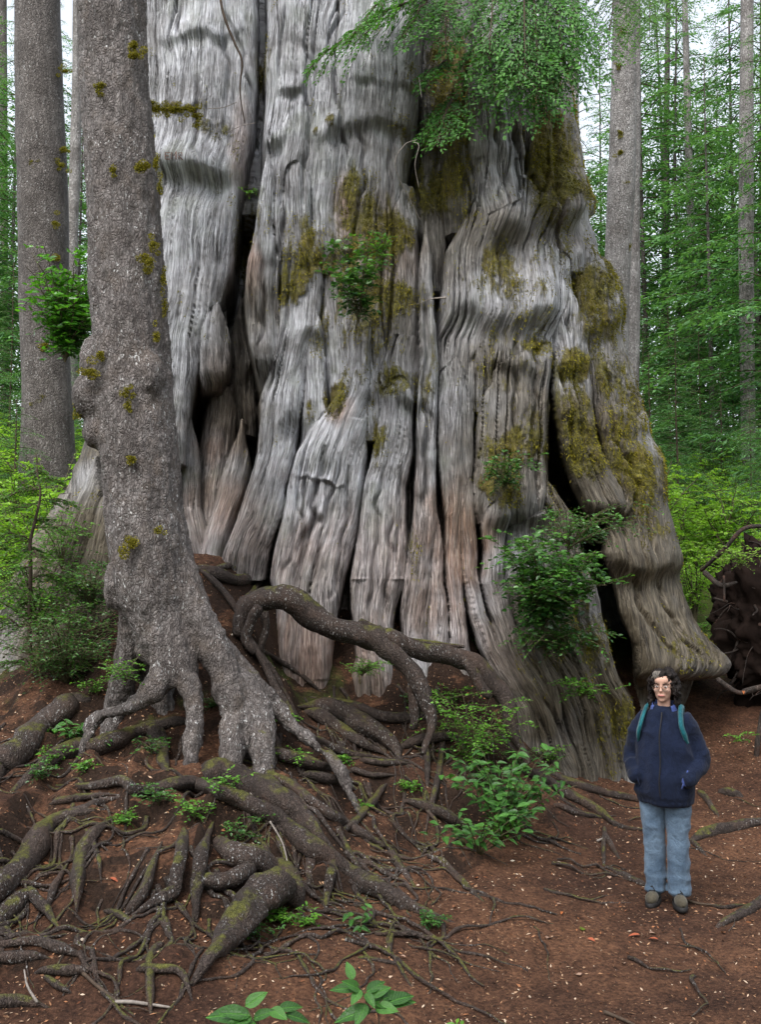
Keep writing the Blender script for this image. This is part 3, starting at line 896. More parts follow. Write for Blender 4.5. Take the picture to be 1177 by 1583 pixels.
def cedar_point(u, v):
    """The trunk's surface where the photograph shows pixel u, v."""
    if not hasattr(cedar_point, 'uv'):
        V = build_cedar.data[0][:-1][build_cedar.data[3] > 0.9]
        a, b, dep = project(V)
        cedar_point.uv = (a, b, dep, V)
    a, b, dep, V = cedar_point.uv
    k = np.nonzero((np.abs(a - u) < 3.5) & (np.abs(b - v) < 3.5))[0]
    if not len(k):
        k = np.array([np.argmin((a - u) ** 2 + (b - v) ** 2)])
    return V[k[np.argmin(dep[k])]].copy()

cedar = thing('giant_cedar', (0.0, YC, 0.0), 'enormous gnarled grey cedar trunk with deep folds, moss and a hollow base', 'tree')
_me, _ = build_cedar()
o = add('trunk', _me, M['cedar'], cedar)
o.location = (0, -YC, 0)
# faint letters cut into the left plate
M['carved'] = mat_plain('reddish carved wood', (0.15, 0.07, 0.05), .8, .3, 60)
for L in ([[(262, 236), (255, 236), (255, 246), (262, 246)], [(255, 241), (261, 241)]], [[(265, 246), (265, 235), (268.5, 241), (272, 234), (272, 246)]], [[(276, 246), (276, 236), (281, 236), (281, 241), (276, 241), (282, 247)]]):
    parts_ = []
    for pl in L:
        pts = np.array([cedar_point(a, b) for a, b in pl])
        pts = np.array([at(a, b, p[1] - .008) for (a, b), p in zip(pl, pts)])
        parts_.append(tube(pts, np.full(len(pts), .0045), 5, True)[:2])
    lv, lf = merge(parts_)
    add('carved_letter', make_mesh('carved_letter', lv - np.array([0, YC, 0]), lf), M['carved'], cedar)

def cedar_moss():
    """Short moss shoots wherever the trunk is mossy."""
    g = np.random.default_rng(63)
    V, D, masks, front = build_cedar.data
    w = np.clip(masks[:-1, 0] + 0.9 * fbm(V[:-1] * np.array([9, 9, 2.6]), 3) - 0.37, 0, 1)
    idx = np.nonzero(w > 0.05)[0]
    pick = idx[g.random(len(idx)) < w[idx] * 1.15]
    n = len(pick)
    pos = V[pick] + g.normal(0, .006, (n, 3))
    d = D[pick] * 0.7 + g.normal(0, .45, (n, 3)) + np.array([0, 0, -0.75])
    L = g.uniform(.014, .046, n)
    t = np.clip(0.45 + 0.5 * fbm(V[pick] * 2.2 + 7, 2) + g.normal(0, .22, n), 0, 1)
    Vm, F, tt = leaf_cards(pos, d, g.normal(size=(n, 3)), L, L * .24, g, t)
    print('moss shoots', n)
    o = add('moss', make_mesh('cedar_moss', Vm - np.array([0, YC, 0]), F, attrs={'tint': tt}), M['moss'], cedar)
    tag(o, 'olive and yellow green moss hanging on the folds of the trunk', kind='stuff')
# ------------------------------------------------------------------ the spruce in front of the cedar, and its roots
def tag_uv(me):
    return me

def px_tube(rows, step=0.03, sides=14, lump=0.0):
    """rows of (u, v, Y, r px) -> tube"""
    P = np.array([np.append(at(u, v, Y), r * Y / F_PX) for (u, v, Y, r) in rows])
    P = catmull(P, step)
    return tube(P[:, :3], np.maximum(P[:, 3], 0.004), sides, True, lump)

SPR_Y = 8.0
spr_rows = [(168, -420, 8.05, 46), (172, -200, 8.05, 50), (173, 0, 8.05, 52), (179, 150, 8.05, 53), (190, 300, 8.03, 55), (199, 450, 8.0, 56), (203, 540, 8.0, 58), (207, 620, 8.0, 60),
            (216, 720, 8.0, 60), (224, 800, 8.0, 59), (233, 860, 8.0, 59), (243, 920, 8.0, 58), (252, 970, 8.0, 48), (255, 1010, 8.02, 40)]
legs = [
    [(258, 850, 8.0, 32), (284, 905, 7.95, 27), (308, 955, 7.9, 25), (331, 1005, 7.88, 25), (356, 1060, 7.85, 27), (365, 1110, 7.78, 24), (360, 1150, 7.7, 20)],
    [(345, 1030, 7.92, 22), (385, 1075, 7.9, 20), (403, 1120, 7.8, 19), (405, 1160, 7.7, 16)],
    [(318, 975, 8.0, 20), (370, 1035, 8.1, 17), (420, 1085, 8.1, 15), (460, 1130, 8.05, 12), (510, 1172, 7.95, 8)],
    [(250, 930, 7.95, 34), (272, 995, 7.85, 25), (290, 1050, 7.75, 18), (300, 1100, 7.68, 15), (296, 1150, 7.6, 14)],
    [(240, 940, 7.95, 38), (258, 1005, 7.82, 24), (254, 1048, 7.75, 21), (226, 1076, 7.72, 17), (190, 1096, 7.75, 13), (150, 1110, 7.9, 9)],
    [(208, 930, 8.05, 22), (200, 990, 8.15, 20), (190, 1050, 8.2, 19), (175, 1100, 8.25, 17)],
    [(230, 960, 8.25, 34), (238, 1030, 8.4, 26), (250, 1100, 8.4, 22)],
]
parts = [px_tube(spr_rows, 0.06, 28)[:2]]
for L in legs:
    u_, v_, Y_, r_ = L[-1]
    du_, dv_ = u_ - L[-2][0], v_ - L[-2][1]
    L = L + [(u_ + du_ * .5, v_ + 40, Y_ - .10, r_ * .8), (u_ + du_, v_ + 95, Y_ - .22, r_ * .55)]
    parts.append(px_tube(L, 0.04, 14)[:2])
for (u, v, Y, r, s) in [(142, 612, 7.95, 30, (1, 1, 1.35)), (150, 560, 7.95, 26, (1, 1, 1.6)), (150, 665, 7.96, 24, (1, 1, 1.3)), (232, 580, 7.8, 24, (1, 1, 1.5)), (178, 905, 8.0, 18, (1, 1, 2)), (205, 690, 7.75, 16, (1, 1, 2))]:
    parts.append(ellipsoid(at(u, v, Y), np.array(s) * r * Y / F_PX))
V, F = merge(parts)
V, Q = remesh(V, F, 0.021, 5)
N = normals(V, Q)
V = V + N * (0.030 * fbm(V * np.array([4, 4, 1.3]) + 2, 3) + 0.020 * fbm(V * np.array([11, 11, 2.2]), 3) + 0.014 * fbm(V * np.array([26, 26, 12]) + 7, 3) + 0.012 * np.abs(noise(V * np.array([34, 34, 15]) + 20)) + 0.03 * sstep(2.4, 1.0, V[:, 2]) * fbm(V * 9 + 60, 3))[:, None]
_sb = at(300, 1150, 7.9)
spruce = thing('spruce_tree', (_sb[0], 8.0, float(ground_z(_sb[0], 8.0))), 'grey scaly spruce trunk with moss tufts and a side burl standing on spread roots', 'tree')
SO = np.array(spruce.location)
add('trunk', make_mesh('spruce_trunk', V - SO, Q), M['spruce'], spruce)

def moss_tuft(c, r, sq, seed, parent, org, out=(0, -1, 0.1)):
    """A cushion of short moss shoots."""
    g = np.random.default_rng(seed)
    n = int(np.clip(900 * (r / 0.08) ** 1.2, 180, 1500))
    d = g.normal(size=(n, 3))
    d /= np.linalg.norm(d, axis=1)[:, None]
    k = 0.75 + 0.35 * fbm(d * 2.2 + seed, 2)
    pos = d * np.array(sq) * r * .62 * k[:, None]
    lob = np.stack([g.normal(0, .55, 5), np.zeros(5), g.normal(-.15, .75, 5)], -1) * r * np.array(sq)
    lob[0] = 0
    which = g.integers(0, 5, n)
    pos = pos * np.array([1.0, .8, .7, .6, .5])[which][:, None] + lob[which]
    dirs = d + 0.5 * g.normal(size=(n, 3)) + np.array([0, 0, -0.35])
    V, F, t = leaf_cards(pos, dirs, g.normal(size=(n, 3)), g.uniform(.35, .6, n) * 0.035, g.uniform(.25, .5, n) * 0.016, g)
    core, cf = ellipsoid((0, 0, 0), np.array(sq) * r * 0.42, 12, 8)
    t2 = np.full(len(core), 0.1)
    V2, F2 = merge([(V, F), (core, cf)])
    o = add('moss_tuft', make_mesh('moss_tuft', V2, F2, attrs={'tint': np.concatenate([t, t2])}), M['moss'], parent, loc=tuple(np.array(c) - org))
    return o

def leaf_cards(pos, dirs, side, L, W, g, tint=None, bend=0.15):
    """Small folded leaves: 4 corners, two triangles each."""
    n = len(pos)
    d = dirs / (np.linalg.norm(dirs, axis=1)[:, None] + 1e-9)
    s = np.cross(d, side)
    s /= np.linalg.norm(s, axis=1)[:, None] + 1e-9
    nn = np.cross(s, d)
    L = np.broadcast_to(L, n)[:, None]
    W = np.broadcast_to(W, n)[:, None]
    a = pos
    b = pos + d * L * 0.5 + s * W * 0.5 + nn * W * bend
    c = pos + d * L
    e = pos + d * L * 0.5 - s * W * 0.5 + nn * W * bend
    V = np.stack([a, b, c, e], 1).reshape(-1, 3)
    k = np.arange(n) * 4
    F = np.vstack([np.stack([k, k + 1, k + 2], -1), np.stack([k, k + 2, k + 3], -1)])
    t = g.random(n) if tint is None else tint
    return V, F, np.repeat(t, 4)

cedar_moss()
for q, (u, v, Y, r, sq) in enumerate([(206, 70, 7.78, 14, (1, .6, .8)), (209, 84, 7.76, 10, (1, .6, .8)), (156, 132, 7.77, 10, (1.2, .6, .7)), (216, 260, 7.73, 17, (1.1, .6, .8)), (173, 262, 7.72, 7, (1, .6, .8)), (236, 378, 7.77, 10, (1, .7, 1)),
                                        (230, 404, 7.72, 16, (1, .7, .9)), (195, 603, 7.68, 9, (.8, .6, 1.2)), (198, 626, 7.67, 7, (.8, .6, 1)), (204, 710, 7.66, 10, (1, .6, .9)), (205, 838, 7.64, 17, (1, .6, .9)), (246, 290, 7.86, 8, (.6, .6, 2)),
                                        (252, 430, 7.88, 8, (.6, .6, 2.4)), (243, 245, 7.84, 8, (.6, .6, 2)), (254, 470, 7.9, 7, (.6, .6, 2.2)), (138, 575, 7.72, 16, (1.2, .6, .8)), (118, 610, 7.9, 9, (.6, .8, 2.4)), (242, 820, 7.66, 6, (1, .5, 1)), (155, 548, 7.7, 9, (1, .6, .8)), (240, 520, 7.72, 8, (.7, .5, 1.6))]):
    moss_tuft(at(u, v, Y), r * Y / F_PX, sq, 100 + q, spruce, SO)

# roots: (u, v, r px); they follow the ground, 'lift' keeps a stretch clear of it
ROOTS = [
 (0, [(290, 1112, 10), (240, 1125, 12), (190, 1140, 13), (150, 1153, 14), (100, 1165, 17), (60, 1190, 14), (20, 1218, 9)]),
 (0, [(238, 1128, 11), (245, 1160, 12), (257, 1190, 8)]),
 (0, [(130, 1075, 14), (95, 1097, 18), (60, 1130, 19), (30, 1165, 21), (0, 1190, 23), (-30, 1215, 22)]),
 (.03, [(95, 1208, 7), (150, 1212, 8), (190, 1207, 9), (201, 1222, 12), (225, 1226, 11), (260, 1216, 10), (300, 1212, 11), (345, 1226, 13), (390, 1246, 14), (430, 1271, 15), (480, 1311, 15), (530, 1346, 15), (580, 1376, 14), (630, 1399, 11), (690, 1419, 5)]),
 (.02, [(380, 1188, 8), (430, 1205, 8), (470, 1231, 9), (520, 1266, 8), (570, 1296, 7), (625, 1311, 4)]),
 (.02, [(365, 1168, 8), (420, 1165, 10), (450, 1172, 9), (490, 1184, 8), (535, 1189, 4)]),
 (0, [(330, 1195, 24), (400, 1222, 24), (450, 1258, 22), (500, 1296, 13)]),
 (.02, [(660, 1104, 8), (620, 1111, 8), (580, 1106, 8), (545, 1090, 6), (500, 1078, 5)]),
 (.03, [(470, 1088, 8), (510, 1096, 14), (545, 1111, 15), (580, 1131, 14), (610, 1151, 10), (620, 1176, 5), (645, 1183, 3)]),
 (.03, [(480, 1100, 9), (520, 1120, 9), (560, 1150, 7), (590, 1160, 4)]),
 (.03, [(310, 876, 8), (345, 893, 9), (372, 898, 9), (400, 892, 8), (428, 880, 5)]),
 (.06, [(412, 886, 7), (387, 918, 7), (371, 945, 7), (373, 975, 7), (395, 1005, 6), (420, 1050, 6), (445, 1095, 7), (460, 1130, 6), (500, 1150, 7), (540, 1165, 6), (595, 1171, 3)]),
 (.02, [(318, 885, 5), (350, 920, 5), (372, 960, 4)]), (.02, [(330, 880, 4), (372, 872, 6), (402, 877, 4)]),
 (.03, [(405, 1006, 4), (450, 1034, 4), (485, 1058, 4)]), (.02, [(385, 990, 5), (415, 1030, 5), (438, 1062, 4)]),
 (.02, [(470, 1195, 6), (500, 1202, 8), (530, 1212, 6), (560, 1222, 3)]),
 (.03, [(625, 1152, 5), (645, 1145, 7), (690, 1139, 7), (712, 1138, 4)]),
 (.03, [(655, 1138, 4), (660, 1175, 5), (661, 1205, 4)]), (.03, [(686, 1140, 4), (682, 1185, 5), (668, 1240, 5), (660, 1275, 3)]),
 (.02, [(592, 1216, 5), (570, 1248, 7), (540, 1277, 6), (520, 1290, 3)]), (.02, [(640, 1240, 6), (690, 1262, 9), (735, 1282, 6)]),
 (.02, [(838, 1190, 6), (880, 1209, 7), (930, 1225, 6), (985, 1236, 6), (1020, 1240, 4)]),
 (.02, [(815, 1190, 8), (870, 1225, 8), (920, 1250, 7), (960, 1278, 5), (1015, 1282, 4)]), (.0, [(862, 1244, 5), (890, 1258, 5), (925, 1262, 4)]),
 (.01, [(936, 1284, 3), (945, 1305, 4), (958, 1325, 3)]), (.0, [(940, 1340, 3), (970, 1356, 5), (1005, 1372, 4)]), (.0, [(935, 1285, 4), (934, 1325, 3)]),
 (.0, [(1070, 1300, 6), (1100, 1287, 10), (1145, 1277, 8), (1200, 1266, 5)]), (.0, [(1070, 1302, 4), (1088, 1318, 3)]),
 (.0, [(1085, 1228, 5), (1105, 1252, 4)]), (.0, [(1118, 1224, 8), (1140, 1229, 8)]), (.0, [(1115, 1428, 6), (1150, 1412, 8), (1200, 1385, 9)]), (.0, [(1100, 1400, 3), (1125, 1405, 3), (1150, 1398, 3)]),
 (0, [(-20, 1385, 17), (30, 1340, 18), (60, 1305, 18), (78, 1275, 12), (110, 1260, 9), (155, 1248, 6)]),
 (.02, [(117, 1398, 6), (118, 1360, 11), (127, 1320, 13), (142, 1290, 10), (165, 1268, 6)]),
 (0, [(95, 1262, 6), (120, 1254, 6), (150, 1243, 7), (182, 1231, 4)]), (0, [(85, 1240, 5), (120, 1236, 6), (165, 1228, 4)]),
 (0, [(-15, 1432, 13), (25, 1396, 13), (45, 1374, 10)]), (.02, [(44, 1378, 9), (65, 1400, 8), (88, 1428, 4)]),
 (.04, [(303, 1412, 5), (303, 1370, 9), (311, 1320, 10), (323, 1282, 7)]),
 (.03, [(200, 1410, 7), (225, 1380, 8), (236, 1340, 6), (248, 1308, 4)]), (.03, [(282, 1285, 9), (276, 1330, 10), (268, 1362, 9), (269, 1382, 10), (240, 1392, 8), (208, 1408, 6)]),
 (.03, [(310, 1360, 11), (345, 1363, 13), (375, 1350, 14), (398, 1333, 10)]), (.05, [(335, 1302, 12), (360, 1325, 18), (400, 1335, 20), (432, 1362, 18)]),
 (0, [(-15, 1467, 6), (50, 1456, 7), (90, 1466, 8), (135, 1480, 4)]), (0, [(-15, 1484, 8), (40, 1481, 8), (70, 1478, 4)]), (.01, [(62, 1500, 6), (100, 1503, 8), (134, 1499, 6)]), (.01, [(72, 1510, 4), (90, 1525, 5), (105, 1530, 4)]),
 (0, [(-15, 1552, 11), (30, 1548, 10), (70, 1553, 5)]), (.02, [(218, 1496, 6), (250, 1500, 7), (278, 1502, 6), (292, 1532, 5)]), (.01, [(232, 1500, 7), (233, 1545, 6)]),
 (0, [(165, 1408, 4), (185, 1415, 6), (205, 1428, 4)]), (.01, [(512, 1328, 8), (506, 1370, 8), (505, 1400, 5)]), (.01, [(525, 1288, 5), (545, 1330, 5), (562, 1348, 3)]),
 (.0, [(598, 1308, 4), (620, 1340, 7), (642, 1368, 4)]), (.0, [(600, 1470, 4), (606, 1436, 5)]), (.0, [(605, 1475, 3), (628, 1512, 3)]), (.0, [(560, 1480, 3), (600, 1488, 4), (625, 1492, 2)]), (.0, [(668, 1308, 3), (700, 1350, 5), (745, 1390, 3)]),
 (.02, [(75, 1395, 5), (86, 1370, 6), (100, 1340, 3)]), (.02, [(135, 1285, 3), (148, 1310, 4), (154, 1345, 3)]), (0, [(0, 1285, 4), (35, 1302, 4), (55, 1312, 2)]), (0, [(0, 1330, 4), (30, 1338, 3)]),
 (.0, [(250, 1460, 6), (232, 1480, 7), (228, 1498, 5)]), (.0, [(255, 1420, 6), (262, 1445, 5)]), (.02, [(548, 1190, 5), (575, 1200, 4), (600, 1196, 3)]), (.02, [(560, 1175, 4), (590, 1180, 5), (625, 1178, 4)]),
 (.0, [(560, 1330, 5), (600, 1345, 5), (640, 1340, 3)]), (.0, [(470, 1290, 5), (480, 1330, 7), (478, 1360, 5)]), (.02, [(430, 1300, 3), (445, 1340, 4), (455, 1370, 2)]),
]
def root_path(rows, lift, step=0.03):
    a = np.array(rows, float)
    # carry both ends on so that they run out under the litter
    h0, h1 = a[0] + (a[0] - a[1]) * 0.35, a[-1] + (a[-1] - a[-2]) * 0.55
    h0[2], h1[2] = a[0, 2] * .8, a[-1, 2] * .6
    a = np.vstack([h0, a, h1])
    c = catmull(np.column_stack([a[:, 0], a[:, 1], np.zeros(len(a)), a[:, 2]]), 8.0)
    P = hit(c[:, 0], c[:, 1])
    r = np.maximum(c[:, 3], 1.5) * P[:, 1] / F_PX
    n = len(P)
    arch = np.sin(np.linspace(0, math.pi, n)) ** 0.7
    toward = np.array([0, 0, CAM_Z]) - P
    toward /= np.linalg.norm(toward, axis=1)[:, None]
    P = P + toward * (0.30 * r + lift * 1.4 * arch)[:, None]
    P[:, 2] += 0.15 * r
    t = np.linspace(0, 1, n)
    tip = np.maximum(sstep(0.18, 0.0, t), sstep(0.86 if len(rows) > 8 else 0.62, 1.0, t))
    P[:, 2] -= tip ** 2 * (1.1 * r + 0.012)
    r = r * (1 - 0.55 * tip) * (1 + 0.16 * fbm(np.stack([t * 9, t * 0 + rows[0][0], t * 0], -1), 2))
    # smooth the depth so that the root runs evenly over bumps
    k = np.array([1, 2, 3, 2, 1]) / 9.0
    for ax in range(3):
        e = np.pad(P[:, ax], 2, mode='edge')
        P[:, ax] = np.convolve(e, k, 'valid')
    return P, r

def make_root(P, r, sides, mat, parent, org, seed, lump=0.30, name='root'):
    V, F, uv = tube(P, r, sides, True, lump, 7.0, seed, 1.0)
    n = len(P)
    body = V[: n * sides].reshape(n, sides, 3)
    th = np.arange(sides) / sides * 2 * math.pi
    Ls = np.concatenate([[0], np.cumsum(np.linalg.norm(np.diff(P, axis=0), axis=1))])
    q_ = np.stack([np.repeat(np.cos(th)[None] * 1.9, n, 0), np.repeat(np.sin(th)[None] * 1.9, n, 0), np.repeat(Ls[:, None] * 1.6, sides, 1)], -1).reshape(-1, 3)
    k = 0.20 * fbm(q_ + seed, 2) + 0.09 * fbm(q_ * np.array([2.6, 2.6, 5]) + seed, 2)
    bend = 0.35 * np.stack([noise(P * 3.3 + seed), noise(P * 3.3 + seed + 40), 0.6 * noise(P * 3.3 + seed + 80)], -1) * r[:, None]
    body = P[:, None] + (body - P[:, None]) * (1 + k.reshape(n, sides))[..., None] + bend[:, None]
    V[: n * sides] = body.reshape(-1, 3)
    return add(name, make_mesh(name, V - org, F), mat, parent)

for q, (lift, rows) in enumerate(ROOTS):
    P, r = root_path(rows, lift)
    P[:, :] += 0.010 * np.stack([fbm(P * 5 + q, 2), fbm(P * 5 + q + 50, 2), 0.5 * fbm(P * 5 + q + 90, 2)], -1)
    make_root(P, r, 16 if max(x[2] for x in rows) > 8 else 10, M['root'], spruce, SO, q * 3.7)

# the big bare roots that cross in front of the cedar, clear of the soil
AIR = [
 [(372, 985, 8.75, 9), (378, 950, 8.8, 13), (395, 930, 8.8, 17), (425, 922, 8.8, 18), (455, 935, 8.8, 19), (485, 958, 8.8, 19), (520, 972, 8.8, 18), (560, 976, 8.8, 20), (600, 985, 8.8, 20), (640, 1003, 8.85, 15), (690, 1010, 8.9, 14), (730, 1023, 8.9, 15), (760, 1051, 8.9, 15), (785, 1082, 8.85, 13), (789, 1112, 8.8, 10), (800, 1150, 8.75, 7), (815, 1180, 8.7, 5)],
 [(578, 978, 8.8, 17), (620, 1020, 8.72, 14), (645, 1050, 8.68, 12), (660, 1085, 8.62, 11), (666, 1115, 8.55, 8), (656, 1165, 8.4, 4)],
 [(555, 962, 8.85, 7), (610, 985, 8.92, 7), (660, 994, 9.0, 6), (718, 998, 9.1, 3)],
 [(400, 940, 8.7, 8), (385, 960, 8.7, 9), (375, 985, 8.72, 7), (392, 1008, 8.7, 5)],
 [(410, 945, 8.72, 6), (408, 975, 8.75, 6), (402, 1010, 8.8, 5)],
 [(720, 1020, 8.88, 9), (745, 1060, 8.8, 8), (760, 1075, 8.8, 5)],
 [(640, 1060, 8.75, 8), (642, 1100, 8.7, 8), (640, 1125, 8.68, 7)],
]
for q, rows in enumerate(AIR):
    P = np.array([np.append(at(u, v, Y), r * Y / F_PX) for (u, v, Y, r) in rows])
    P = catmull(P, 0.05)
    P[:, :3] += 0.018 * np.stack([fbm(P[:, :3] * 4 + q, 2), fbm(P[:, :3] * 4 + q + 50, 2), fbm(P[:, :3] * 4 + q + 90, 2)], -1)
    make_root(P[:, :3], P[:, 3], 14, M['root'], spruce, SO, 200 + q * 3.7, 0.34)

# thin rootlets that run down the bank, some of them forked
g = np.random.default_rng(31)
spots = [(g.uniform(-40, 640), g.uniform(1115, 1480), 1.0) for _ in range(125)] + [(g.uniform(400, 790), g.uniform(1060, 1340), 1.0) for _ in range(60)] + [(g.uniform(820, 1170), g.uniform(1210, 1520), .6) for _ in range(16)]
def rootlet(x, dirv, n, r0, q):
    pts = []
    for k in range(n):
        pts.append(x.copy())
        e = 0.06
        gr = np.array([float(ground_z(x[0] + e, x[1]) - ground_z(x[0] - e, x[1])), float(ground_z(x[0], x[1] + e) - ground_z(x[0], x[1] - e))]) / (2 * e)
        ang = g.normal(0, 0.26)
        c, s_ = math.cos(ang), math.sin(ang)
        dirv = np.array([c * dirv[0] - s_ * dirv[1], s_ * dirv[0] + c * dirv[1]]) - 0.12 * gr
        dirv /= np.linalg.norm(dirv) + 1e-6
        x = x + dirv * 0.05
    pts = np.array(pts)
    t = np.linspace(0, 1, n)
    r = r0 * (1.0 - 0.68 * t) * (1 + .15 * g.normal(size=n))
    z = ground_z(pts[:, 0], pts[:, 1]) + r * 0.45 + 0.030 * np.sin(t * math.pi * g.uniform(1, 3)) ** 2 * g.random() - sstep(.85, 1, t) * r
    P = catmull(np.column_stack([pts, z, r]), 0.03)
    make_root(P[:, :3], P[:, 3], 6, M['root'], spruce, SO, 300 + q, 0.28)
    return pts, dirv
for q, (u, v, k_) in enumerate(spots):
    p = hit(u, v)[0]
    e = 0.08
    gr = np.array([float(ground_z(p[0] + e, p[1]) - ground_z(p[0] - e, p[1])), float(ground_z(p[0], p[1] + e) - ground_z(p[0], p[1] - e))]) / (2 * e)
    ang = g.uniform(0, 2 * math.pi)
    away = p[:2] - np.array([-1.6, 8.4])
    dirv = -gr * 1.2 + 0.55 * np.array([math.cos(ang), math.sin(ang)]) + 0.5 * away / (np.linalg.norm(away) + .1)
    dirv /= np.linalg.norm(dirv) + 1e-6
    n = int(g.integers(9, 24) * k_) + 3
    r0 = g.uniform(0.007, 0.021) * (1 if k_ == 1 else .6)
    pts, d = rootlet(p[:2].copy(), dirv, n, r0, q)
    if q % 3 == 0 and n > 9:
        j = int(n * g.uniform(.3, .6))
        dd = pts[j + 1] - pts[j]
        a_ = g.choice([-.7, .7])
        dd = np.array([math.cos(a_) * dd[0] - math.sin(a_) * dd[1], math.sin(a_) * dd[0] + math.cos(a_) * dd[1]])
        rootlet(pts[j].copy(), dd / np.linalg.norm(dd), max(5, n // 2), r0 * .6, q + 500)

# the broken root stub with an open mossy end
rows = [(446, 1380, 24), (415, 1396, 27), (372, 1426, 23), (338, 1460, 17), (305, 1498, 10)]
P, r = root_path(rows, 0.10)
P[:, 2] += np.linspace(0.05, -0.02, len(P))
make_root(P, r, 24, M['root'], spruce, SO, 77.0, 0.55, 'broken_root')
P, r = root_path([(425, 1345, 18), (440, 1365, 22), (458, 1385, 16)], 0.10)
make_root(P, r, 12, M['root'], spruce, SO, 78.0, 0.45, 'broken_root')
# ------------------------------------------------------------------ trees behind
def trunk_mesh(name, rows, Y, sides=18, lump=0.05, z_down=2.0):
    """rows: (v, left u, right u) -> trunk that stands at distance Y, carried on above and below the frame."""
    P = np.array([np.append(at((a + b) / 2, v, Y), (b - a) / 2 * Y / F_PX) for (v, a, b) in rows])
    up = P[0] + (P[0] - P[1]) / max(1e-6, abs(P[0, 2] - P[1, 2])) * 9.0
    up[3] = P[0, 3] * 0.72
    dn = P[-1].copy()
    dn[2] -= z_down
    dn[3] *= 1.18
    P = catmull(np.vstack([up, P, dn]), 0.25)
    V, F, uv = tube(P[:, :3], P[:, 3], sides, True, lump, 1.4, Y)
    base = np.array([dn[0], dn[1], float(ground_z(dn[0], dn[1]))])
    return make_mesh(name, V - base, F), base

def conifer_branch(g, n_tw, leaf, droop):
    """One drooping spray, axis along +x, unit length. Returns position, direction, side, length of its needles."""
    pos, dr, ln = [], [], []
    for k in range(n_tw):
        t = 0.12 + 0.88 * (k + g.random()) / n_tw
        base = np.array([t, 0, -droop * t ** 2])
        s = 1 if k % 2 else -1
        tl = (0.42 * (1 - t) + 0.13) * g.uniform(.7, 1.2)
        d = np.array([0.62, s * 0.75, g.normal(-0.12, 0.12)])
        m = max(3, int(tl / leaf * 1.4))
        for j in range(m):
            q = (j + g.random() * .8) / m
            p = base + d * tl * q + np.array([0, 0, -0.35 * tl * q * q])
            ss = 1 if j % 2 else -1
            dd = d * 0.8 + np.array([-d[1] * ss, d[0] * ss, 0]) * 0.8 + g.normal(0, .22, 3) + np.array([0, 0, -0.25])
            pos.append(p)
            dr.append(dd)
            ln.append(leaf * g.uniform(.7, 1.3))
    return np.array(pos), np.array(dr), np.array(ln)

def conifer(seed, height, z0, rmax, n_br, leaf=0.085, n_tw=20, wleaf=0.36, droop=0.35, top_taper=0.85):
    """Foliage of a hemlock: sprays set round a stem. Returns leaf mesh and twig mesh arrays."""
    g = np.random.default_rng(seed)
    temp = [conifer_branch(g, n_tw, leaf, droop * g.uniform(.7, 1.4)) for _ in range(4)]
    P, D, L, T, tw = [], [], [], [], []
    for b in range(n_br):
        f = (b + g.random()) / n_br
        z = z0 + (height - z0) * f
        R = rmax * (1 - f) ** top_taper * g.uniform(.55, 1.12) + 0.12
        az = b * 2.39996 + g.normal(0, .35)
        p, d, l = temp[int(g.integers(4))]
        keep = g.random(len(p)) < min(1.0, 0.45 + R / rmax * 0.6)
        p, d, l = p[keep], d[keep], l[keep]
        c, s = math.cos(az), math.sin(az)
        tilt = g.normal(0.12, .14)
        q = p * R
        q[:, 2] += q[:, 0] * tilt
        x, y = q[:, 0] * c - q[:, 1] * s, q[:, 0] * s + q[:, 1] * c
        P.append(np.stack([x, y, q[:, 2] + z], -1))
        dx, dy = d[:, 0] * c - d[:, 1] * s, d[:, 0] * s + d[:, 1] * c
        D.append(np.stack([dx, dy, d[:, 2]], -1))
        L.append(l * min(R, rmax * .75) * .95)
        T.append(np.clip(g.normal(0.45, .18) + 0.25 * (p[:, 0] - .5) + g.normal(0, .15, len(p)), 0, 1))
        t = np.linspace(0, .95, 5)
        ax = np.stack([t * R * c, t * R * s, z + t * R * tilt - droop * R * t ** 2], -1)
        tw.append(tube(ax, np.linspace(.011, .003, 5) * max(.5, rmax / 2), 4, False)[:2])
    P, D, L, T = map(np.concatenate, (P, D, L, T))
    side = np.tile([0, 0, 1.0], (len(P), 1)) + g.normal(0, .35, (len(P), 3))
    V, F, t = leaf_cards(P, D, side, L, L * wleaf, g, T)
    return (V, F, t), merge(tw)

def conifer_meshes(name, *a, **k):
    (V, F, t), (tv, tf) = conifer(*a, **k)
    return make_mesh(name + '_crown', V, F, attrs={'tint': t}), make_mesh(name + '_branch', tv, tf)

# the crowns: a few kinds, shared
CR = []
for s, (h, z0, r, nb, lf, ntw) in enumerate([(17, 2.5, 3.5, 96, .080, 46), (15, 1.2, 3.2, 96, .080, 46), (20, 4.5, 3.7, 92, .080, 46), (12, .6, 3.0, 92, .080, 46)]):
    CR.append((conifer_meshes('hemlock', 50 + s, h, z0, r, nb, lf, ntw), h))
SAP = []
for s, (h, z0, r, nb) in enumerate([(3.2, .3, 1.15, 70), (4.4, .4, 1.3, 84), (2.2, .2, .95, 56)]):
    SAP.append((conifer_meshes('young_hemlock', 70 + s, h, z0, r, nb, .055, 30), h))

def stem_mesh(h, r):
    P = np.column_stack([0.03 * h * fbm(np.column_stack([np.zeros(14), np.zeros(14), np.linspace(0, 2, 14)]) + h, 2) * 0.3, np.zeros(14), np.linspace(-0.6, h, 14)])
    return tube(P, np.linspace(r, r * 0.12, 14), 9, True, 0.08, 3.0)[:2]
STEM = {}
def stem_for(h, r):
    k = (h, r)
    if k not in STEM:
        STEM[k] = make_mesh('conifer_stem', *stem_mesh(h, r))
    return STEM[k]

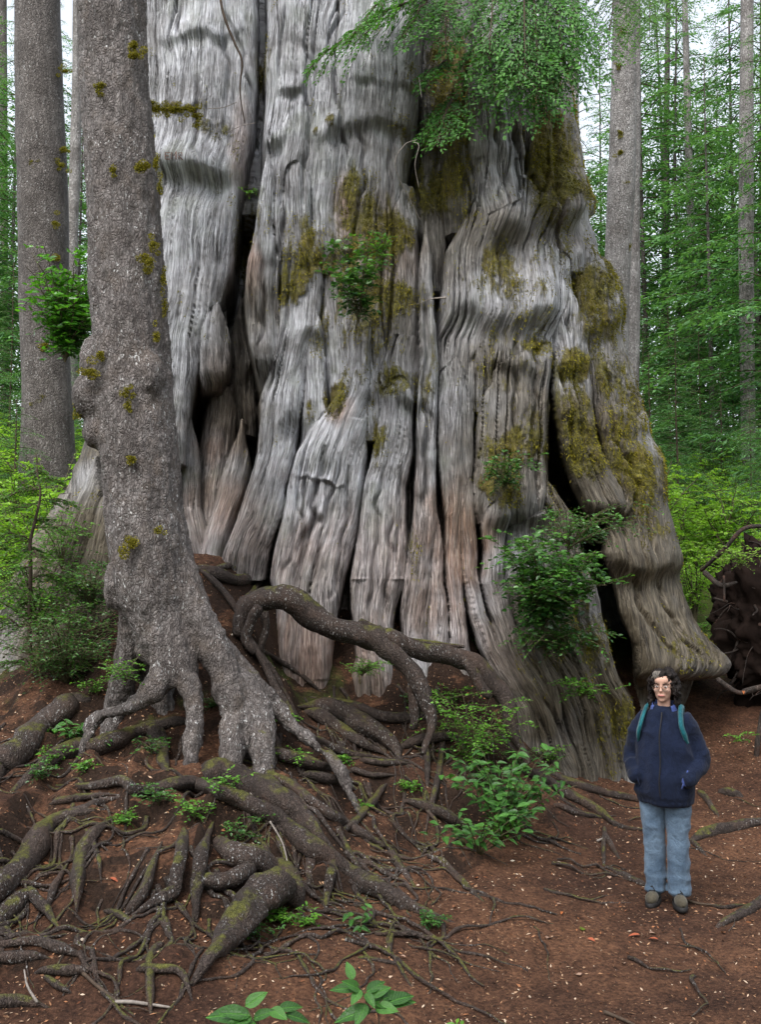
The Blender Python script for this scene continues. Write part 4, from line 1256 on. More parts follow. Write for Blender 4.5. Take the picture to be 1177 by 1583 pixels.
def place_conifer(x, y, kind, sc, rz, label, group, mats, sap=False, stem_r=0.085, z=None):
    (crown, br), h = (SAP if sap else CR)[kind]
    z = float(ground_z(x, y)) if z is None else z
    t = thing('young_hemlock' if sap else 'hemlock_tree', (x, y, z), label, 'tree', group, rz, sc)
    add('trunk', stem_for(h, stem_r), mats[1], t)
    tag(add('crown', crown, mats[0], t), kind='stuff')
    tag(add('branch_frame', br, M['stem'], t), kind='stuff')
    return t

# measured trunks
TR = [
 ('trunk', 17.0, 'darkbark', [(-300, 16, 84), (0, 22, 93), (150, 24, 98), (300, 27, 105), (500, 31, 106), (640, 34, 112), (760, 28, 118)], 'thick brown conifer trunk with moss collar behind the leafy evergreen bush', None),
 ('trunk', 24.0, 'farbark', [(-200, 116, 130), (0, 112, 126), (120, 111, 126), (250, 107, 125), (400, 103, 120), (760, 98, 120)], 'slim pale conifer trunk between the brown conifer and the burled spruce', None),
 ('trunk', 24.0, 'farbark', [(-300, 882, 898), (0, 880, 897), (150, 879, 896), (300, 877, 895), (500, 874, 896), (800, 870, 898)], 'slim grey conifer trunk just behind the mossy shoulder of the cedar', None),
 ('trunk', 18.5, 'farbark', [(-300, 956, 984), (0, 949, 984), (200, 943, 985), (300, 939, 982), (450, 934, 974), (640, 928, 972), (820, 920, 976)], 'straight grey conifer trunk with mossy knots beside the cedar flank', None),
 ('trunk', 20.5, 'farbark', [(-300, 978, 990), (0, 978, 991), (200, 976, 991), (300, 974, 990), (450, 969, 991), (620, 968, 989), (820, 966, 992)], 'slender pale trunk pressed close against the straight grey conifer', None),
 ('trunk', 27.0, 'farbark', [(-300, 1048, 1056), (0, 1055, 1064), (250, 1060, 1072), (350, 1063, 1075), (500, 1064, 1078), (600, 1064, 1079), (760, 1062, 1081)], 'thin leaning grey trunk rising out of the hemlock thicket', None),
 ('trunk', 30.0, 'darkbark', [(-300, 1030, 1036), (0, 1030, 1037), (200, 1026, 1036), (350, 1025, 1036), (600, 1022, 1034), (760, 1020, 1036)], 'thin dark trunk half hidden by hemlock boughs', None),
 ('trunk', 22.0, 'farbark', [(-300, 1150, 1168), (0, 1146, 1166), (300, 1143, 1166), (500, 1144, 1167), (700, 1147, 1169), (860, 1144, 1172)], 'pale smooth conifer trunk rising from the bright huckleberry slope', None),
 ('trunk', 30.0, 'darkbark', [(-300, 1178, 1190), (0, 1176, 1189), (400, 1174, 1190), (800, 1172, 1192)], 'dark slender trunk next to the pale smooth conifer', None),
 ('trunk', 33.0, 'darkbark', [(-300, -4, 8), (0, -2, 10), (400, 0, 12), (700, 0, 14)], 'dim thin trunk at the hazy edge of the forest slope', None),
]
for k, (nm, Y, mat, rows, label, grp) in enumerate(TR):
    me, base = trunk_mesh('conifer_trunk', rows, Y, 20, 0.05)
    t = thing('conifer_tree', tuple(base), label, 'tree', grp)
    add('trunk', me, M[mat], t)
    if k in (0, 3):
        vs = [(230, 98), (255, 95), (110, 100), (400, 88), (455, 80), (620, 60), (535, 68), (345, 85), (250, 50)] if k == 0 else [(50, 962), (205, 960), (100, 958), (235, 961), (283, 968), (437, 945), (380, 972)]
        for q, (v, u) in enumerate(vs):
            l, r = np.interp(v, [a[0] for a in rows], [a[1] for a in rows]), np.interp(v, [a[0] for a in rows], [a[2] for a in rows])
            R = (r - l) / 2 * Y / F_PX
            s = np.clip((u - (l + r) / 2) / ((r - l) / 2), -.9, .9)
            p = at(u, v, Y - R * math.sqrt(1 - s * s))
            moss_tuft(p, 0.10 if k == 0 else 0.075, (1.2, .6, .8), 500 + 20 * k + q, t, base)

# hemlocks of the forest behind; sky shows between them
g = np.random.default_rng(5)
def px_x(u, Y):
    return (u - CX) / F_PX * Y
FH = [(905, 26, 3, 1.0), (1005, 27, 1, 1.05), (1062, 28, 0, 1.0), (1105, 24, 3, .95), (1150, 29, 1, 1.15), (1030, 31, 2, 1.0), (1185, 25, 0, 1.0), (940, 32, 1, .95), (1095, 34, 3, 1.1),
      (1210, 21, 3, 1.0), (1240, 26, 1, 1.1), (860, 34, 1, .9), (5, 27, 1, .9), (60, 32, 0, .95), (115, 30, 3, .95), (-30, 24, 3, .9), (140, 36, 2, .9), (-80, 28, 0, 1.0), (-140, 24, 1, 1.0), (35, 38, 3, 1.0), (1300, 24, 3, 1.0), (985, 40, 2, .8), (1125, 40, 2, .9)]
for k, (u, Y, kind, sc) in enumerate(FH):
    near = min([(65, 'mossy brown conifer'), (113, 'slim pale trunk by the spruce'), (888, 'slim trunk behind the cedar shoulder'), (962, 'straight grey conifer'), (1030, 'thin dark trunk'), (1069, 'thin leaning trunk'), (1157, 'pale smooth conifer'), (1183, 'dark slender trunk')], key=lambda n: abs(n[0] - u))[1]
    lab = ['tall open hemlock', 'full skirted hemlock', 'high crowned hemlock', 'bushy low hemlock'][kind] + (' far behind the ' if Y > 29 else ' a few metres behind the ' if Y > 25 else ' right behind the ') + near
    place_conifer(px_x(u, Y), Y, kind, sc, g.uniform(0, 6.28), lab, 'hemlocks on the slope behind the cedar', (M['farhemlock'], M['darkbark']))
# hemlocks added out of view to block low sky light on the cedar
for k, (x, y, kind, sc) in enumerate([(-9, -3, 1, 1.2), (-5, -9, 0, 1.25), (0, -12, 2, 1.2), (5.5, -9, 1, 1.25), (9.5, -3, 3, 1.4), (-2.5, -15, 3, 1.5), (3, -17, 1, 1.4), (-9, -12, 2, 1.2), (9, -12, 3, 1.5)]):
    place_conifer(x, y, kind, sc, g.uniform(0, 6.28), 'large unseen hemlock added behind the camera to block low sky light', 'hemlocks added out of view to block low sky', (M['farhemlock'], M['darkbark']))
SP_ = [(1010, 21, 0, 1.2), (1050, 19, 1, .95), (1088, 22, 1, 1.1), (1040, 24, 1, 1.2), (1120, 21, 0, 1.1), (1000, 25, 1, 1.1), (1165, 19, 0, .9), (985, 19, 2, 1.3), (1075, 26, 1, 1.3), (1140, 25, 1, 1.3), (1190, 17, 1, .9),
       (20, 15.5, 2, 1.1), (130, 19, 0, 1.0), (70, 22, 1, 1.0), (-20, 19, 1, 1.0), (10, 23, 1, 1.1), (-70, 16, 0, 1.1), (110, 24, 1, 1.1), (1215, 16, 0, 1.0)]
for k, (u, Y, kind, sc) in enumerate(SP_):
    right = u > 500
    place_conifer(px_x(u, Y), Y, kind, sc, g.uniform(0, 6.28), ('soft green young hemlock in the thicket beyond the cedar flank' if right else 'soft green young hemlock in the brush behind the burled spruce'),
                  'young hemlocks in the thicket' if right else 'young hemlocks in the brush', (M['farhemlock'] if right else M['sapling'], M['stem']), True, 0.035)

# ------------------------------------------------------------------ undergrowth
def shrub_arrays(seed, h, rad, n_stem, n_leaf, L, up=0.55, flatness=0.5):
    g = np.random.default_rng(seed)
    tw, P, D, T = [], [], [], []
    for s in range(n_stem):
        az = s * 2.4 + g.normal(0, .5)
        lean = g.uniform(.1, 1.0) * rad
        hh = h * g.uniform(.6, 1.05)
        t = np.linspace(0, 1, 6)
        x = lean * t ** 1.4
        ax = np.stack([x * math.cos(az) + .03 * g.normal(size=6), x * math.sin(az) + .03 * g.normal(size=6), hh * (t - 0.18 * t ** 3)], -1)
        ax[0] = (0.03 * math.cos(az), 0.03 * math.sin(az), -0.1)
        tw.append(tube(ax, np.linspace(.009, .003, 6) * (1 + h * .4), 4, False)[:2])
        nb = 9
        for b in range(nb):
            f = 0.22 + 0.78 * (b + g.random()) / nb
            p0 = np.array([np.interp(f, t, ax[:, k]) for k in range(3)])
            a2 = az + g.normal(0, 1.2)
            bl = rad * g.uniform(.25, .6) * (1.15 - .5 * f)
            d = np.array([math.cos(a2), math.sin(a2), g.normal(up * .5, .25)])
            m = max(4, int(n_leaf / (n_stem * nb)))
            q = (np.arange(m) + g.random(m)) / m
            bend = np.array([0, 0, -0.35]) * bl
            pp = p0 + np.outer(q * bl, d) + np.outer(q ** 2, bend)
            tw.append(tube(np.array([p0, p0 + d * bl * .5 + bend * .25, p0 + d * bl + bend]), np.array([.004, .003, .0015]) * (1 + h * .3), 3, False)[:2])
            ss = np.where(np.arange(m) % 2, 1, -1)[:, None]
            sd = np.cross(d, [0, 0, 1.0])
            dd = d * .55 + ss * sd * .8 + g.normal(0, .3, (m, 3))
            P.append(pp)
            D.append(dd)
            T.append(np.clip(0.2 + .5 * f + g.normal(0, .2, m), 0, 1))
    P, D, T = map(np.concatenate, (P, D, T))
    n = len(P)
    side = np.tile([0, 0, 1.0], (n, 1)) + g.normal(0, flatness, (n, 3))
    l = L * g.uniform(.6, 1.25, n)
    V, F, t = leaf_cards(P, D, side, l, l * .58, g, T)
    return (V, F, t), merge(tw)

SH = []
for s, (h, r, ns, nl, L) in enumerate([(1.5, .75, 12, 1900, .062), (1.1, .8, 12, 1700, .066), (1.9, .8, 13, 2100, .062), (.8, .6, 10, 1300, .055)]):
    (V, F, t), (tv, tf) = shrub_arrays(90 + s, h, r, ns, nl, L)
    SH.append((make_mesh('huckleberry_leaves', V, F, attrs={'tint': t}), make_mesh('huckleberry_stems', tv, tf)))

def place_shrub(x, y, kind, sc, rz, label, group, leafmat=None, z=None, name='huckleberry_bush'):
    z = float(ground_z(x, y)) if z is None else z
    t = thing(name, (x, y, z), label, 'bush', group, rz, sc)
    if leafmat is None:
        tag(add('foliage', SH[kind][0], M['brush'], t), kind='stuff')
    else:
        me = SH[kind][0]
        o = add('foliage', me, M['brush'], t)
        tag(o, kind='stuff')
        o.material_slots[0].link = 'OBJECT'
        o.material_slots[0].material = leafmat
    add('stem', SH[kind][1], M['greenstem'], t)
    return t

g = np.random.default_rng(12)
cnt = 0
for Y in np.arange(12.6, 26, 0.95):
    for u in np.arange(1000, 1290, 1000 / Y):
        uu = u + g.uniform(-18, 18)
        y = Y + g.uniform(-.4, .4)
        x = px_x(uu, y)
        if abs(x) < 3.7 and y < 15.5:
            continue
        if x < 4.3 and y < 13.2:
            continue
        place_shrub(x, y, int(g.integers(4)), g.uniform(.8, 1.25) * (0.75 if y < 15 else 1.0), g.uniform(0, 6.28), 'bright green huckleberry bush on the slope between the cedar and the uprooted stump', 'huckleberry bushes on the slope by the uprooted stump')
        cnt += 1
for Y in np.arange(10.8, 24, 0.95):
    for u in np.arange(-110, 165, 1000 / Y):
        uu = u + g.uniform(-18, 18)
        y = Y + g.uniform(-.4, .4)
        x = px_x(uu, y)
        if x > -3.55 and y < 15:
            continue
        place_shrub(x, y, int(g.integers(4)), g.uniform(.75, 1.2) * (0.7 if y < 12.5 else 1.0), g.uniform(0, 6.28), 'bright green huckleberry bush in the brush behind the burled spruce', 'huckleberry bushes in the brush behind the spruce')
        cnt += 1
print('bushes', cnt)
# ------------------------------------------------------------------ near plants
def oval_leaves(pos, dirs, side, L, W, g, tint=None, fold=0.18, curl=0.12):
    """Pointed oval leaves with a folded midrib."""
    n = len(pos)
    d = dirs / (np.linalg.norm(dirs, axis=1)[:, None] + 1e-9)
    s = np.cross(d, side)
    s /= np.linalg.norm(s, axis=1)[:, None] + 1e-9
    m = np.cross(s, d)
    L = np.broadcast_to(L, n)[:, None]
    W = np.broadcast_to(W, n)[:, None]
    def pt(t, w, z):
        return pos + d * L * t + s * W * w + m * (W * z - L * curl * t * t)
    V = np.stack([pt(0, 0, 0), pt(.3, .48, fold), pt(.68, .40, fold), pt(1, 0, 0), pt(.68, -.40, fold), pt(.3, -.48, fold), pt(.3, 0, 0), pt(.68, 0, 0)], 1).reshape(-1, 3)
    k = np.arange(n)[:, None] * 8
    T = np.concatenate([k + np.array([[0, 6, 1]]), k + np.array([[0, 5, 6]]), k + np.array([[2, 7, 3]]), k + np.array([[7, 4, 3]])])
    Q = np.concatenate([k + np.array([[1, 6, 7, 2]]), k + np.array([[6, 5, 4, 7]])])
    t = g.random(n) if tint is None else tint
    return V, [T, Q], np.repeat(t, 8)

def sprig_bush(seed, n_stem, h, rad, n_sub, n_leaf, L, W, lean=(0, -.3), droop=0.3, stem_r=.004):
    """A loose leafy plant: arching stems, side twigs, oval leaves."""
    g = np.random.default_rng(seed)
    tw, P, D, T = [], [], [], []
    for s in range(n_stem):
        az = s * 2.4 + g.normal(0, .4)
        rr = rad * g.uniform(.2, 1.0)
        hh = h * g.uniform(.45, 1.05)
        t = np.linspace(0, 1, 8)
        ax = np.stack([(rr * math.cos(az) + lean[0] * h) * t ** 1.3, (rr * math.sin(az) + lean[1] * h) * t ** 1.3, hh * (t - droop * t ** 3)], -1) + .012 * h * g.normal(size=(8, 3)) * t[:, None]
        tw.append(tube(ax, stem_r * np.linspace(1.2, .45, 8), 5, False)[:2])
        for b in range(n_sub):
            f = .15 + .85 * (b + g.random()) / n_sub
            p0 = np.array([np.interp(f, t, ax[:, k]) for k in range(3)])
            a2 = g.uniform(0, 2 * math.pi)
            bl = (rad * .45 + .04) * g.uniform(.4, 1.0)
            d = np.array([math.cos(a2), math.sin(a2), g.normal(.15, .3)])
            q = (np.arange(n_leaf) + .5 * g.random(n_leaf) + .4) / n_leaf
            bend = np.array([0, 0, -.3 * bl])
            tw.append(tube(np.array([p0, p0 + d * bl * .5 + bend * .25, p0 + d * bl + bend]), stem_r * np.array([.6, .45, .25]), 3, False)[:2])
            P.append(p0 + np.outer(q * bl, d) + np.outer(q ** 2, bend))
            sd = np.cross(d, [0, 0, 1.0])
            D.append(d * .6 + np.where(np.arange(n_leaf) % 2, 1, -1)[:, None] * sd * .8 + g.normal(0, .2, (n_leaf, 3)))
            T.append(np.clip(.15 + .5 * f + g.normal(0, .22, n_leaf), 0, 1))
    P, D, T = map(np.concatenate, (P, D, T))
    n = len(P)
    side = np.tile([0, -.25, 1.0], (n, 1)) + g.normal(0, .45, (n, 3))
    l = L * g.uniform(.6, 1.2, n)
    return oval_leaves(P, D, side, l, l * W, g, T), merge(tw)

def mat_veined(name, dark, light, trans, rough, spec):
    """A leaf with a pale midrib and side veins, in the leaf's own coordinates."""
    me = mat_leaf(name, dark, light, trans, rough, spec)
    m = Mat.__new__(Mat)
    m.m, m.t = me, me.node_tree
    m.n, m.l = m.t.nodes, m.t.links
    m.p, m.out = m.n['Principled BSDF'], m.n['Material Output']
    tc = m.node('TexCoord')
    sx = m.node('SeparateXYZ')
    m.link(tc.outputs['Object'], sx.inputs[0])
    ay = m.math('ABSOLUTE', sx.outputs[1])
    rib = m.ramp(ay, [(0.006, 1.0), (0.022, 0.0)])
    ph = m.math('MULTIPLY', m.math('SUBTRACT', sx.outputs[0], m.math('MULTIPLY', ay, 0.9)), 52.0)
    side = m.ramp(m.math('SINE', ph), [(0.90, 0.0), (0.99, 0.45)])
    vein = m.math('MAXIMUM', rib, side)
    old = m.p.inputs['Base Color'].links[0].from_socket
    c = m.mix(m.math('MULTIPLY', vein, 0.55), old, tuple(min(1, x * 1.9 + .02) for x in light))
    blot = m.tex(9, tc.outputs['Object'], 4, .7)
    c = m.mix(1.0, c, m.ramp(blot, [(0.35, (.72, .72, .66)), (0.6, (1.08, 1.05, 1.0))]), 'MULTIPLY')
    m.link(c, m.p.inputs['Base Color'])
    m.link(m.bump(m.math('SUBTRACT', m.math('MULTIPLY', blot, .4), vein), 0.5, 0.02), m.p.inputs['Normal'])
    return me

M['huck'] = mat_leaf('dark evergreen huckleberry leaves', (0.012, 0.05, 0.012), (0.085, 0.23, 0.034), .35, .33, .5)
M['lime'] = mat_leaf('fresh green leaves', (0.035, 0.13, 0.012), (0.16, 0.38, 0.04), .45, .4, .4)
M['rhodo'] = mat_leaf('bright evergreen bush leaves', (0.025, 0.10, 0.012), (0.12, 0.36, 0.03), .4, .28, .55)

def near_plant(name, loc, label, cat, arrays, mat, group=None, rz=0):
    (V, F, t), (tv, tf) = arrays
    o = thing(name, tuple(loc), label, cat, group, rz)
    tag(add('foliage', make_mesh(name + '_leaves', V, F, attrs={'tint': t}), mat, o), kind='stuff')
    tag(add('twig', make_mesh(name + '_twigs', tv, tf), M['greenstem'], o), kind='stuff')
    return o

def gpt(u, v):
    return hit(u, v)[0]

near_plant('huckleberry_bush', at(838, 975, 9.2), 'dark evergreen huckleberry bush growing from the cedar beside its black hollow', 'bush', sprig_bush(1, 46, 1.15, .62, 11, 9, .060, .55, (.05, -.25), .25), M['huck'])
near_plant('huckleberry_bush', at(880, 850, 9.25), 'sprawling huckleberry sprays in front of the top of the black hollow', 'bush', sprig_bush(2, 18, .6, .70, 7, 10, .038, .55, (.25, -.2), .25), M['huck'])
near_plant('huckleberry_bush', at(780, 760, 9.3), 'small huckleberry sprays on the mossy cedar lip above the big evergreen bush', 'bush', sprig_bush(3, 12, .5, .34, 7, 9, .036, .55, (0, -.2), .3), M['huck'])
near_plant('salal_plant', at(865, 1010, 9.3), 'trailing leafy sprays on the soil covered cedar foot below the evergreen bush', 'plant', sprig_bush(4, 26, .55, .60, 6, 8, .044, .55, (.1, -.1), .7), M['huck'])
near_plant('salal_plant', at(900, 1080, 9.3), 'small trailing sprays low on the mossy cedar ridge beside the hollow', 'plant', sprig_bush(41, 12, .35, .35, 5, 7, .036, .55, (.1, -.2), .5), M['lime'])
near_plant('huckleberry_sprig', at(555, 500, 9.1), 'leafy sprays climbing the mossy middle of the cedar trunk', 'plant', sprig_bush(5, 20, 1.0, .36, 7, 7, .055, .62, (-.05, -.12), .15), M['huck'])
near_plant('huckleberry_sprig', at(590, 400, 9.05), 'short green sprays above the climbing leaves on the cedar', 'plant', sprig_bush(51, 8, .30, .22, 5, 8, .026, .4, (-.05, -.25), .3), M['lime'])
near_plant('huckleberry_sprig', at(385, 305, 9.75), 'tiny green sprig at the dark seam of the cedar', 'plant', sprig_bush(52, 4, .14, .12, 3, 5, .025, .6, (-.1, -.3), .3), M['lime'])
near_plant('huckleberry_bush', at(100, 560, 10.4), 'bright leafy evergreen bush squeezed between the brown conifer and the burled spruce', 'bush', sprig_bush(6, 40, 1.35, .5, 9, 7, .085, .42, (.05, -.05), .2, .007), M['rhodo'])
near_plant('huckleberry_bush', gpt(735, 1190), 'thin upright huckleberry sprigs above the salal clump', 'bush', sprig_bush(7, 26, .85, .55, 7, 10, .030, .58, (0, -.1), .2), M['lime'])
near_plant('huckleberry_bush', at(100, 1060, 8.7), 'feathery dim huckleberry bush beside the flared cedar root and the spruce foot', 'bush', sprig_bush(8, 40, 1.0, .75, 9, 8, .030, .55, (0, -.2), .3), M['huck'])
near_plant('huckleberry_bush', at(60, 985, 9.3), 'leafy huckleberry bush hiding the lower edge of the flared cedar root', 'bush', sprig_bush(81, 34, .9, .7, 9, 8, .036, .55, (0, -.2), .25), M['lime'])
near_plant('huckleberry_bush', at(140, 950, 9.0), 'fine twigged huckleberry bush between the flared cedar root and the spruce trunk', 'bush', sprig_bush(82, 26, .7, .5, 8, 8, .030, .55, (0, -.2), .25), M['huck'])
near_plant('huckleberry_bush', at(95, 880, 9.9), 'pale leafed huckleberry spray arching over the flared cedar root', 'bush', sprig_bush(83, 16, .8, .6, 7, 8, .034, .55, (0, -.2), .3), M['lime'])
near_plant('huckleberry_bush', at(195, 1055, 7.7), 'pale small leaved spray against the spruce foot hollow', 'bush', sprig_bush(9, 7, .28, .35, 5, 9, .026, .55, (-.2, -.2), .3), M['lime'])
near_plant('huckleberry_sprig', at(560, 1045, 8.7), 'low leafy tuft under the big bare root by the grey stub', 'plant', sprig_bush(10, 14, .22, .26, 5, 8, .022, .55, (.2, -.2), .5), M['lime'])
SM = [(330, 1095, 'small leafy tuft between the two front spruce legs', .10), (440, 1120, 'small leafy tuft beside the outer spruce leg', .12), (455, 1185, 'bright seedling tuft below the thin root under the spruce legs', .15), (245, 1245, 'leafy tuft hanging over the dark undercut bank', .20), (345, 1228, 'bright fern like tuft on top of the long diagonal root', .16), (300, 1270, 'dim green tuft inside the undercut bank', .2), (375, 1300, 'dim leafy tuft below the long diagonal root', .18), (190, 1275, 'short green tuft at the lip of the undercut bank', .10),
      (130, 1190, 'bright round leaved seedling on the litter terrace', .09), (60, 1205, 'green tuft against the thick mossy root', .14), (80, 1180, 'leafy tuft in the crook of two mossy roots', .14), (635, 1222, 'bright seedling tuft under the forked rootlets', .10), (390, 1450, 'pale sprigs below the broken root stub', .14), (470, 1432, 'creeping green sprigs beside the broken root stub', .12), (430, 1425, 'low sprigs at the dark end of the broken root stub', .12), (665, 1432, 'small tuft under the tip of the long diagonal root', .10),
      (350, 1452, 'tiny pale seedling on the litter below the root stub', .06), (530, 1180, 'small sprig beside the thin forked roots', .09), (800, 1190, 'fine leaved tuft between the salal clump and the cedar foot', .22), (850, 1180, 'fine leaved tuft along the cedar foot', .2), (770, 1300, 'trailing sprigs under the salal clump', .25), (640, 1090, 'dim sprig in the cave below the bare roots', .14), (700, 1090, 'sprigs on the dark bank behind the forked root', .22), (560, 1250, 'seedling on the litter between two rootlets', .06),
      (985, 1180, 'thin sprig at the mossy toe of the cedar', .1), (740, 1000, 'small leafy tuft on the soil pocket between cedar folds', .16), (150, 1075, 'dim sprigs behind the mossy root', .2), (235, 1165, 'leafy tuft under the pale mossy root arch', .14)]
for q, (u, v, lab, s) in enumerate(SM):
    p = gpt(u, v)
    near_plant('seedling_tuft', p, lab, 'plant', sprig_bush(200 + q, 9, s * 1.3, s * 1.1, 4, 6, .022 + .03 * s, .55, (0, -.15), .4, .0022), M['lime'] if q % 3 else M['huck'])

# salal: each leaf can be told apart
def big_leaf(name, n=8, W=.56, fold=.12, curl=.16):
    t = np.linspace(0, 1, n + 1)
    w = W * 0.5 * np.sin(math.pi * np.clip(t, 0, 1) ** .72) ** .85
    w[0] = w[-1] = 0.004
    rows = []
    for k in range(n + 1):
        z = -curl * t[k] ** 2
        rows += [(t[k], w[k], z + fold * w[k] * 2), (t[k], w[k] * .5, z + fold * w[k] * .75), (t[k], 0, z), (t[k], -w[k] * .5, z + fold * w[k] * .75), (t[k], -w[k], z + fold * w[k] * 2)]
    V = np.array(rows)
    Q = [[5 * k + j, 5 * k + j + 1, 5 * k + j + 6, 5 * k + j + 5] for k in range(n) for j in range(4)]
    return V, np.array(Q)
LEAF = []
for q, (W, f, c, tint) in enumerate([(.50, .16, .2, .55), (.42, .22, .28, .35), (.54, .12, .14, .75), (.38, .26, .34, .2)]):
    V, Q = big_leaf('leaf', 8, W, f, c)
    V[:, 2] += .01 * np.sin(V[:, 0] * 19 + q)
    LEAF.append(make_mesh('salal_leaf', V, Q, attrs={'tint': np.full(len(V), tint)}))
from mathutils import Matrix
def put_leaf(parent, pos, d, up, size, kind, mat, name='leaf'):
    d = Vector(d).normalized()
    s = Vector(up).cross(d).normalized()
    n = d.cross(s)
    o = add(name, LEAF[kind], mat, parent)
    o.matrix_local = Matrix(((d.x * size, s.x * size, n.x * size, pos[0]), (d.y * size, s.y * size, n.y * size, pos[1]), (d.z * size, s.z * size, n.z * size, pos[2]), (0, 0, 0, 1)))
    return o

def salal(name, loc, label, seed, n_stem, h, rad, per, size, mat, lean=(0, -.2)):
    g = np.random.default_rng(seed)
    o = thing(name, tuple(loc), label, 'plant')
    for s in range(n_stem):
        az = s * 2.4 + g.normal(0, .4)
        rr = rad * g.uniform(.25, 1)
        t = np.linspace(0, 1, 7)
        hh = h * g.uniform(.45, 1.05)
        ax = np.stack([(rr * math.cos(az) + lean[0]) * t ** 1.2, (rr * math.sin(az) + lean[1]) * t ** 1.2, hh * (t - .25 * t ** 3) - .03], -1)
        V, F, _ = tube(ax, np.linspace(.005, .002, 7), 5, True)
        add('stem', make_mesh('salal_stem', V, F), M['greenstem'], o)
        for k in range(per):
            f = .3 + .7 * (k + g.random() * .7) / per
            p = [np.interp(f, t, ax[:, j]) for j in range(3)]
            a = az + k * 2.6 + g.normal(0, .4)
            d = (math.cos(a), math.sin(a) - .2, g.normal(.05, .25))
            put_leaf(o, p, d, (g.normal(0, .25), g.normal(-.35, .25), 1), size * g.uniform(.65, 1.15), int(g.integers(4)), mat)
    return o
M['salal'] = mat_veined('glossy salal leaves', (0.014, 0.062, 0.012), (0.085, 0.25, 0.04), .3, .3, .5)
salal('salal_bush', gpt(782, 1292), 'dense glossy salal clump on the bank below the cedar', 11, 42, .95, .60, 10, .095, M['salal'], (0, -.12))
salal('salal_bush', gpt(740, 1318), 'lower glossy salal shoots at the foot of the dense clump', 12, 14, .5, .45, 7, .085, M['salal'], (0, -.12))
salal('salal_plant', gpt(555, 1436), 'little glossy salal plant beside the tip of the long diagonal root', 13, 4, .20, .12, 4, .072, M['salal'], (0, -.03))
salal('salal_plant', gpt(110, 1140), 'round leaved salal patch between the mossy roots', 14, 9, .24, .26, 5, .085, M['salal'], (0, -.05))
salal('salal_plant', gpt(165, 1150), 'round leaved salal sprig on the pale mossy root', 15, 4, .15, .14, 4, .075, M['salal'], (0, -.05))

# the plant that stands closest to the lens: leaves set from the photograph, on two stems
M['frontleaf'] = mat_veined('large serrated green leaves', (0.015, 0.06, 0.012), (0.06, 0.17, 0.04), .35, .38, .4)
def front_plant(label, Y, stem_px, leaves):
    base = at(stem_px[0][0], stem_px[0][1], Y)
    base[2] = float(ground_z(base[0], base[1]))
    o = thing('salal_plant', tuple(base), label, 'plant')
    P = [np.zeros(3)] + [at(u, v, Y) - base for (u, v) in stem_px]
    P = catmull(np.array(P), .03)
    V, F, _ = tube(P, np.linspace(.0045, .0018, len(P)), 6, True)
    add('stem', make_mesh('salal_stem', V, F), M['stem'], o)
    for q, (u0, v0, u1, v1, dy, k, tilt) in enumerate(leaves):
        a, b = at(u0, v0, Y), at(u1, v1, Y + dy)
        d = b - a
        size = np.linalg.norm(d) * .82
        put_leaf(o, a - base, d, (tilt * .5, -.9 + abs(tilt) * .4, 0.8), size, k, M['frontleaf'])
        # the leaf stalk back to the nearest point of the stem
        j = np.argmin(((P - (a - base)) ** 2).sum(1))
        V, F, _ = tube(np.array([P[j], (P[j] + a - base) / 2 + [0, 0, .004], a - base]), np.array([.0018, .0014, .0011]), 4, False)
        add('stalk', make_mesh('leaf_stalk', V, F), M['greenstem'], o)
    return o
front_plant('broad leaved salal shoot rising from the path edge, brown stem and toothed leaves', 3.2, [(588, 1600), (572, 1560), (560, 1532), (545, 1515)],
            [(546, 1515, 534, 1479, .03, 2, .1), (556, 1530, 528, 1512, -.04, 0, -.3), (552, 1528, 503, 1526, -.02, 1, .2), (558, 1530, 540, 1556, -.06, 2, -.2), (566, 1534, 604, 1508, .05, 1, .5), (566, 1535, 582, 1559, -.06, 0, .3), (570, 1540, 612, 1520, .02, 0, .4), (575, 1550, 660, 1538, .03, 1, .6), (580, 1556, 622, 1562, -.05, 2, .2), (566, 1552, 546, 1590, -.08, 0, -.2), (592, 1545, 626, 1530, .06, 3, .4), (575, 1560, 505, 1575, -.04, 1, -.5), (600, 1550, 652, 1530, .05, 1, .6)])
front_plant('drooping salal shoot with long leaves low on the path edge', 3.1, [(400, 1610), (395, 1585), (388, 1570)],
            [(379, 1556, 420, 1527, .02, 2, .3), (388, 1570, 330, 1560, -.02, 1, -.4), (390, 1572, 340, 1585, -.04, 0, -.3), (385, 1572, 300, 1562, .02, 1, -.6), (392, 1575, 430, 1556, -.03, 1, .4), (418, 1560, 448, 1576, -.06, 2, .3), (395, 1580, 370, 1592, -.05, 0, -.1), (430, 1560, 478, 1550, .03, 1, .5), (440, 1568, 490, 1578, 0, 3, .3)])
for q, (u, v, lab) in enumerate([(660, 1590, 'fine bracken sprig at the lower edge of the path'), (690, 1600, 'small yellow green sprig at the path edge'), (840, 1605, 'small green sprig low beside the trodden path')]):
    near_plant('seedling_tuft', at(u, v, 3.6) - np.array([0, 0, .1]), lab, 'plant', sprig_bush(300 + q, 6, .16, .12, 4, 5, .03, .4, (0, -.1), .4, .002), M['lime'])

